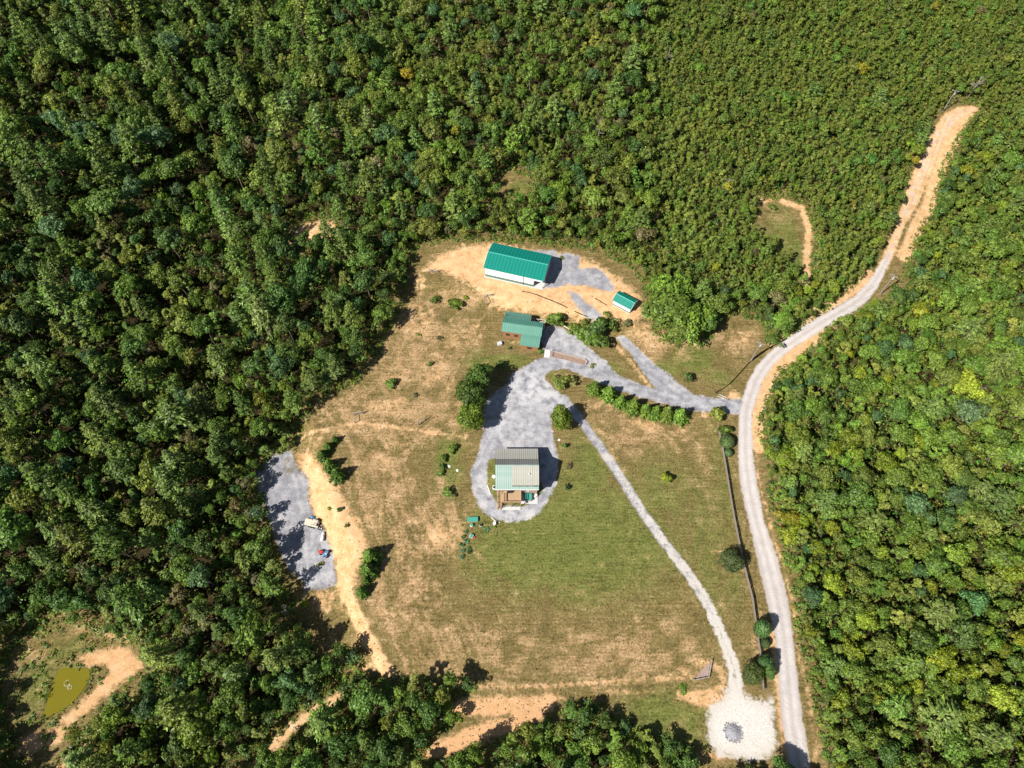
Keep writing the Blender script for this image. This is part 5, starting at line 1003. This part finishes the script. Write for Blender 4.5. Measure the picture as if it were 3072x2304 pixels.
# --- trees of the clump between cabin meadow and driveway, then the forest
def region(px, py):
    if px > 2320 and py > 880 or (px > 2700 and py > 420): return 'E'
    if px > 1950 and py < 900: return 'NE'
    if px < 1150: return 'W'
    if py > 1900: return 'S'
    return 'N'
MIX = {  # kind probabilities (broadleaf, pine, scrub), radius ranges, tint tables
 'E': ((.68, .08, .24), ((1.7, 3.9), (3.0, 5.0), (1.5, 2.4)), dict(broadleaf=[('fresh', 7), ('lime', 4.5), ('mid', 5), ('olive', 6), ('yellow', .3), ('blue', .6), ('dark', .6)], pine=[('pine', 1)], scrub=[('scrub', 1), ('fresh', .6)])),
 'NE': ((.16, .03, .81), ((1.6, 2.5), (2.4, 3.4), (1.3, 2.1)), dict(broadleaf=[('olive', 3), ('mid', 3), ('fresh', 2), ('yellow', .15), ('brown', .3)], pine=[('pine', 1)], scrub=[('scrub', 4), ('olive', 2), ('fresh', .5)])),
 'N': ((.70, .13, .17), ((1.7, 4.4), (2.8, 4.8), (1.5, 2.4)), dict(broadleaf=[('mid', 5), ('dark', 2), ('fresh', 4), ('olive', 4), ('blue', 1.2), ('yellow', .12), ('brown', .3), ('orange', .04)], pine=[('pine', 2), ('fresh', 1)], scrub=[('scrub', 2), ('brown', .3), ('olive', 1)])),
 'W': ((.54, .28, .18), ((1.9, 4.9), (3.0, 5.2), (1.6, 2.6)), dict(broadleaf=[('mid', 5), ('dark', 6), ('fresh', 1.3), ('olive', 3), ('blue', 1.5), ('yellow', .06), ('brown', .5)], pine=[('pine', 3), ('mid', 1.5), ('olive', 1)], scrub=[('scrub', 2), ('brown', .4), ('mid', 1)])),
 'S': ((.72, .14, .14), ((2.2, 3.8), (2.8, 4.0), (1.8, 2.6)), dict(broadleaf=[('mid', 4), ('dark', 3), ('fresh', 4), ('olive', 2), ('blue', .6)], pine=[('pine', 1), ('mid', 1)], scrub=[('olive', 1), ('mid', 1)]))}
NAME = {'broadleaf': 'broadleaf_tree', 'pine': 'tall_pine', 'scrub': 'young_pine'}
WHERE = {'E': 'in the bright woods right of the road', 'NE': 'on the upper right hillside', 'N': 'in the woods behind the barn', 'W': 'in the dark forest left of the clearing', 'S': 'in the woods along the bottom edge'}
LOOK = {'dark': 'dark green', 'mid': 'mid green', 'fresh': 'fresh green', 'olive': 'olive green', 'blue': 'bluish green', 'lime': 'yellow-green', 'yellow': 'golden yellow', 'brown': 'brownish fading', 'orange': 'orange', 'pine': 'pale green', 'scrub': 'olive'}
KW = {'broadleaf': 'broadleaf tree', 'pine': 'feathery tall pine', 'scrub': 'small brushy pine'}
LAND = [(150, 120, 'in the upper left corner'), (500, 150, 'along the upper left edge'), (900, 120, 'along the top left of centre'), (1300, 150, 'along the top centre'), (1700, 150, 'along the top right of centre'), (2150, 150, 'on the upper right hillside'), (2600, 120, 'above the far end of the dirt road'), (2980, 150, 'in the upper right corner'),
 (120, 500, 'at the left edge, upper part'), (500, 500, 'in the upper left forest'), (900, 480, 'above the small bare patch in the left forest'), (1300, 480, 'left of the small grass opening behind the barn'), (1560, 640, 'just behind the barn'), (1900, 560, 'between the barn and the upper meadow'), (2480, 560, 'between the upper meadow and the dirt road'), (2960, 520, 'right of the far dirt road'),
 (120, 900, 'at the left edge, middle part'), (480, 880, 'in the middle of the left forest'), (850, 850, 'in the forest left of the barn clearing'), (1120, 900, 'at the forest edge left of the dry slope'), (1880, 760, 'at the clearing edge right of the barn'), (2200, 820, 'around the lower end of the upper meadow'), (2500, 780, 'inside the bend of the gravel road'), (2800, 880, 'above the right bend of the road'),
 (150, 1300, 'at the left edge, level with the house'), (480, 1250, 'in the left forest level with the house'), (760, 1200, 'at the forest edge above the gravel pad'), (680, 1550, 'left of the gravel pad'), (300, 1600, 'above the pond'), (2420, 1200, 'at the road bend opposite the driveway'), (2750, 1250, 'in the right woods level with the driveway'), (3000, 1300, 'at the right edge, middle part'),
 (2450, 1650, 'right of the road opposite the fence'), (2750, 1650, 'in the right woods opposite the fence'), (3000, 1750, 'at the right edge, lower part'), (2560, 2050, 'right of the road opposite the white pad'), (2850, 2100, 'in the lower right corner'), (550, 1850, 'right of the pond'), (820, 1950, 'below the gravel pad'), (500, 2200, 'along the bottom edge right of the pond'), (80, 2150, 'left of the pond'), (900, 2200, 'along the bottom edge beside the dirt trail'), (1250, 2100, 'below the lower left corner of the field'), (1550, 2230, 'along the bottom edge below the field'), (1800, 2200, 'left of the lower green lawn'), (2010, 960, 'in the clump below the shed'), (2330, 960, 'beside the utility pole clump')]
def patch(x, y):
    return .55 * math.sin(x * .071 + 1.7 * math.sin(y * .043)) * math.sin(y * .083 + 1.1 + math.sin(x * .05)) + .45 * math.sin(x * .16 + y * .05 + 2) * math.sin(y * .19 - x * .06)
def where(px, py): return min(LAND, key=lambda q: (q[0] - px) ** 2 + (q[1] - py) ** 2)[2]
rg = np.random.default_rng(77); NC = 52000
cx = rg.uniform(-235, 235, NC); cy = rg.uniform(-8, 305, NC); cz = terrain(cx, cy)
cpx, cpy, cdp = proj(cx, cy, cz)
ok = (cpx > -230) & (cpx < 3300) & (cpy > -160) & (cpy < 2470); csd_c = clear_sd(cx, cy)
cell = {}; trees = []; idx_ok = np.nonzero(ok & (csd_c < -.6))[0]; first = int(len(idx_ok) * .55); CS = 4.0
for n_i, i in enumerate(idx_ok):
    rn = region(cpx[i], cpy[i]); pr_, rr_, tn_ = MIX[rn]; edge = -csd_c[i]; fill = n_i > first
    if fill:
        kd = 'scrub' if rg.random() < pr_[2] else 'broadleaf'; r = rg.uniform(1.1, 1.9); sp_ = .6
    else:
        k = int(rg.choice(3, p=pr_)); kd = ('broadleaf', 'pine', 'scrub')[k]; r = rr_[k][0] + (rr_[k][1] - rr_[k][0]) * rg.random() ** 1.5; sp_ = .58 if rn in ('E', 'NE') else .66
        if edge < 16: r *= .82
    if edge < r * .62: continue
    x, y = cx[i], cy[i]; gx, gy = int(x // CS), int(y // CS); bad = False
    for a in (-2, -1, 0, 1, 2):
        for b in (-2, -1, 0, 1, 2):
            for (x2, y2, r2) in cell.get((gx + a, gy + b), ()):
                if (x - x2) ** 2 + (y - y2) ** 2 < (sp_ * (r + r2)) ** 2: bad = True; break
            if bad: break
        if bad: break
    if bad: continue
    cell.setdefault((gx, gy), []).append((x, y, r))
    pv = patch(x, y); wadj = {'dark': -1, 'blue': -.9, 'mid': -.35, 'deep': -1, 'fresh': .5, 'lime': 1, 'pine': .2, 'olive': .3, 'scrub': .2}
    names_, wts = zip(*[(n_, w_ * math.exp(2.4 * pv * wadj.get(n_, 0))) for n_, w_ in tn_[kd]]); tn = names_[int(rg.choice(len(names_), p=np.array(wts) / sum(wts)))]
    if fill and tn in ('yellow', 'orange'): tn = 'olive'
    h = {'broadleaf': 2.2 * r + rg.uniform(3.0, 6.5), 'pine': 2.6 * r + rg.uniform(5, 9), 'scrub': 2.2 * r + rg.uniform(2.5, 4.5)}[kd]
    if rn == 'NE': h = 5.2 + .7 * r + rg.uniform(0, 1.2) + (1.5 if kd == 'pine' else 0)
    elif rn == 'E': h = 4.2 + 1.35 * r + rg.uniform(0, 2.2) + (1.5 if kd == 'pine' else 0)
    elif rn == 'N': h = 4.2 + 1.5 * r + rg.uniform(0, 2.6) + (2.5 if kd == 'pine' else 0)
    if fill: h *= .92 if rn in ('E', 'NE') else .7
    if edge < 6: h *= .85
    if rn == 'S' and cpx[i] > 1600: h *= .7
    trees.append((kd, x, y, r, h, tn, rn, cpx[i], cpy[i], r / cdp[i]))
# a few placed specimens that stand out in the photograph
for px, py, r, h, kd, tn, lab in ((1440 * D, 675 * D, 72, 11, 'broadleaf', 'mid', 'large mid green tree in the clump below the shed'), (1492 * D, 690 * D, 66, 10, 'broadleaf', 'fresh', 'fresh green tree at the right of the clump below the shed'), (1468 * D, 715 * D, 50, 8, 'broadleaf', 'olive', 'olive tree at the lower edge of the clump below the shed'), (1445 * D, 632 * D, 60, 10, 'broadleaf', 'fresh', 'rounded tree at the top of the clump below the shed'),
                                  (1685 * D, 700 * D, 40, 6, 'broadleaf', 'fresh', 'fresh green tree in the clump beside the utility pole'), (1705 * D, 655 * D, 40, 6, 'broadleaf', 'mid', 'mid green tree at the top of the clump beside the utility pole'), (1668 * D, 735 * D, 24, 4, 'broadleaf', 'olive', 'low olive tree at the tip of the clump beside the utility pole'),
                                  (1010 * D, 1478 * D, 22, 5, 'broadleaf', 'dark', 'dark small tree at the lower edge of the field'), (1710 * D, 1125 * D, 34, 6, 'broadleaf', 'yellow', 'golden yellow tree at the road edge right of the fence'), (1700 * D, 1160 * D, 28, 5, 'broadleaf', 'lime', 'yellow-green tree below the golden one at the road edge'), (1690 * D, 990 * D, 46, 6, 'broadleaf', 'lime', 'broad yellow-green tree leaning over the road bend')):
    at(kd, px, py, r, h, tn, NAME[kd], lab, 'tree')
by = {'broadleaf': [], 'pine': [], 'scrub': []}
for t_ in trees: by[t_[0]].append(t_)
rest = []
for kd, lst in by.items():
    vis = [t_ for t_ in lst if -10 < t_[7] < 3082 and -10 < t_[8] < 2314]; out_ = [t_ for t_ in lst if not (-10 < t_[7] < 3082 and -10 < t_[8] < 2314)]
    vis.sort(key=lambda t_: -t_[9]); rest += vis[300:] + out_
    for t_ in vis[:300]:
        _, x, y, r, h, tn, rn = t_[:7]; sz = ('large' if r > 3.6 else 'small' if r < 2.2 else 'medium') if kd != 'scrub' else ''; lab = f'{sz} {LOOK[tn]} {KW[kd]} {where(t_[7], t_[8])}'.strip()
        plant(kd, x, y, r, h, PAL[tn], NAME[kd], lab, 'tree' if kd == 'broadleaf' else 'pine tree', lab.replace('tree', 'trees').replace('pine ', 'pines '))
TRI = True
# the rest of the forest reads as one mass
LITE = {}
for kd in by:
    LITE[kd] = []
    for i in range(6):
        r2 = np.random.default_rng(900 + i)
        if kd == 'broadleaf': co = broad_leaves(r2, 4, 12, 500, .45, 24, .85)[0]
        elif kd == 'pine': co = pine_leaves(r2, 4, 16, 9, 6, .7, tuft=8)[0]
        else: co = tuft_pine(r2, 2.4, 8.5, 16, 16, .5)[0]
        LITE[kd].append((co, {'broadleaf': (4, 12), 'pine': (4, 16), 'scrub': (2.4, 8.5)}[kd]))
cos, tins = [], []; r3 = np.random.default_rng(5)
for (kd, x, y, r, h, tn, rn, *_q) in rest:
    co, (br, bh) = LITE[kd][int(r3.integers(6))]; a = r3.uniform(0, 6.28); ca, sa_ = math.cos(a), math.sin(a)
    p = np.stack([(co[:, 0] * ca - co[:, 1] * sa_) * r / br + x, (co[:, 0] * sa_ + co[:, 1] * ca) * r / br + y, co[:, 2] * h / bh + G(x, y)], 1)
    c = np.clip(np.array(PAL[tn]) * (1 + r3.normal(0, .11)) * (1 + r3.normal(0, .12, 3) * np.array([.6, .25, .6])), .01, .6)
    cos.append(p); tins.append(np.tile(np.append(c, 1), (len(p), 1)))
# low brush along the forest edge and in its gaps
nb = 60000; ex = rg.uniform(-190, 190, nb * 3); ey = rg.uniform(0, 270, nb * 3); epx, epy, _ = proj(ex, ey, terrain(ex, ey)); inn = (epx > -40) & (epx < 3112) & (epy > -40) & (epy < 2344)
ex, ey, epx, epy = ex[inn], ey[inn], epx[inn], epy[inn]; es = clear_sd(ex, ey); rr0 = rg.random(len(ex))
bright = (epx > 1950)
keep = ((es > -6) & (es < -.1) & (rr0 < .8)) | ((es <= -6) & (rr0 < np.where(bright, .7, .36)))
ex, ey, es, bright = ex[keep], ey[keep], es[keep], bright[keep]
def brush(ex, ey, rg, per, rad, leaf, tints, zoff=0.):
    cs, ts = [], []
    zz = terrain(ex, ey) + zoff; m = len(ex); rr = rg.uniform(rad * .5, rad * 1.3, m)
    u = rand_dir(m * per, rg, -.1).reshape(m, per, 3); p = u * rr[:, None, None] * rg.uniform(.4, 1, (m, per, 1)) + np.stack([ex, ey, zz], 1)[:, None, :]
    p = p.reshape(-1, 3); s = leaf * rg.uniform(.6, 1.3, len(p)); co = quads_from(p, unit(u.reshape(-1, 3) * .6 + np.array([0, 0, .7]) + rg.normal(0, .3, (len(p), 3))), s, s * .6, rg=rg)
    tt = np.array(tints)[rg.integers(len(tints), size=m)]; tt = np.clip(tt * (1 + rg.normal(0, .15, (m, 3))), .01, .7); tt = np.hstack([np.repeat(tt, per * 3, 0), np.ones((m * per * 3, 1))])
    return co, tt
zo = rg.uniform(.2, 1, len(ex)) * np.clip(-es * .5, .2, np.where(bright, 5.0, 3.4))
bxx = rg.uniform(-125, -62, 2600); byy = rg.uniform(2, 48, 2600); psd = sdist(bxx, byy, Z['pond']); kp = (psd < -.4) & (sdist(bxx, byy, Z['soil_pond']) < -.3) & (clear_sd(bxx, byy) > -1) & (rg.random(2600) < np.where(psd > -2.5, .9, .4))
nbx = int(kp.sum()); ex = np.append(ex, bxx[kp]); ey = np.append(ey, byy[kp]); zo = np.append(zo, np.zeros(nbx))
co, tt = brush(ex, ey, rg, 8, .95, .27, [PAL['olive'], PAL['mid'], PAL['scrub'], PAL['fresh'], PAL['mid'], PAL['dark']], zo)
me = np_mesh('forest_mass', np.vstack(cos), np.arange(sum(len(c) for c in cos)).reshape(-1, 3), 'leaf_mass', (('tint', np.vstack(tins)),), False)
o = bpy.data.objects.new('forest_mass', me); COL.objects.link(o); tag(o, 'remaining mass of forest trees filling the woods around the clearing', 'forest', kind='stuff')
me = np_mesh('undergrowth', co, np.arange(len(co)).reshape(-1, 3), 'leaf_mass', (('tint', tt),), False)
o = bpy.data.objects.new('undergrowth', me); COL.objects.link(o); tag(o, 'low weedy undergrowth along the forest edges', 'undergrowth', kind='stuff')
# dry grass tufts over the field
nt_ = 9000; ex = rg.uniform(-62, 64, nt_); ey = rg.uniform(8, 150, nt_); es = clear_sd(ex, ey); ok = es > .3
for k, wd in (('yard', -.3), ('road', -.5), ('pad', .5), ('wpad', 0), ('apron', 0)): ok &= sdist(ex, ey, Z[k]) < wd
ok &= pdist(ex, ey, Z['track']) > 1.6
ok &= ~((np.abs(ex - .5) < 12) & (np.abs(ey - 131) < 9)) & ~((np.abs(ex - 3) < 7) & (np.abs(ey - 111.5) < 6.5)) & ~((np.abs(ex - 31.5) < 3.6) & (np.abs(ey - 119.5) < 3.6))
ok &= (sdist(ex, ey, Z['soil_barn']) < 0) | (rg.random(nt_) < .12); ok &= (sdist(ex, ey, Z['soil_bank']) < 0) | (rg.random(nt_) < .2)
ex, ey = ex[ok], ey[ok]
co, tt = brush(ex, ey, rg, 3, .28, .12, [(.15, .12, .045), (.10, .105, .03), (.24, .18, .09), (.08, .10, .02)])
me = np_mesh('grass_tufts', co, np.arange(len(co)).reshape(-1, 3), 'leaf_mass', (('tint', tt),), False)
o = bpy.data.objects.new('grass_tufts', me); COL.objects.link(o); tag(o, 'scattered dry grass tufts over the fields', 'grass', kind='stuff')
# bare grey trees
for i, (px, py, h, lab) in enumerate(((800 + 530 / 2.765 + 800, 430, 9, 'bare grey dead tree in the woods above the small grass opening'), (470, 480, 8, 'bare grey dead tree in the upper left forest'), (985, 470, 8, 'bare dead tree with pale branches in the forest above the barn'), (2170, 590, 8, 'bare reddish dead tree left of the upper meadow'), (2980, 2080, 7, 'bare grey dead tree at the lower right woods'), (2850, 1870, 7, 'bare dead tree in the right woods above the other dead tree'), (870, 1840, 5, 'low bare grey thicket tree below the gravel pad'), (2900, 1200, 7, 'bare pale dead tree on the right hillside'), (460, 1070, 6, 'bare dead tree at the dark gap left of the clearing'), (2898, 300, 9, 'bare trunk beside the far end of the dirt road'))):
    q = P(px, py); t_ = thing('dead_tree', lab, 'dead tree', q, i * 1.3, 'dead trees'); inst('branches', BARE[i % 3], t_, (0, 0, 0), (0, 0, 0), (h / 9,) * 3)
for i in range(9):
    tq = trees[int(rg.integers(len(trees)))]
    if not (60 < tq[7] < 3000 and 60 < tq[8] < 2240): continue
    t_ = thing('dead_tree', f'bare grey dead tree {where(tq[7], tq[8])}', 'dead tree', (tq[1] + 1.5, tq[2] + .8, G(tq[1], tq[2])), i * 2.1, 'dead trees'); inst('branches', BARE[i % 3], t_, (0, 0, 0), (0, 0, 0), ((tq[4] * 1.08) / 9,) * 3)
print('TREES', {k: len(v) for k, v in by.items()}, 'rest', len(rest), 'mass tris', sum(len(c) for c in cos) // 3, 'brush', len(co) // 3, 'objs', len(bpy.data.objects))
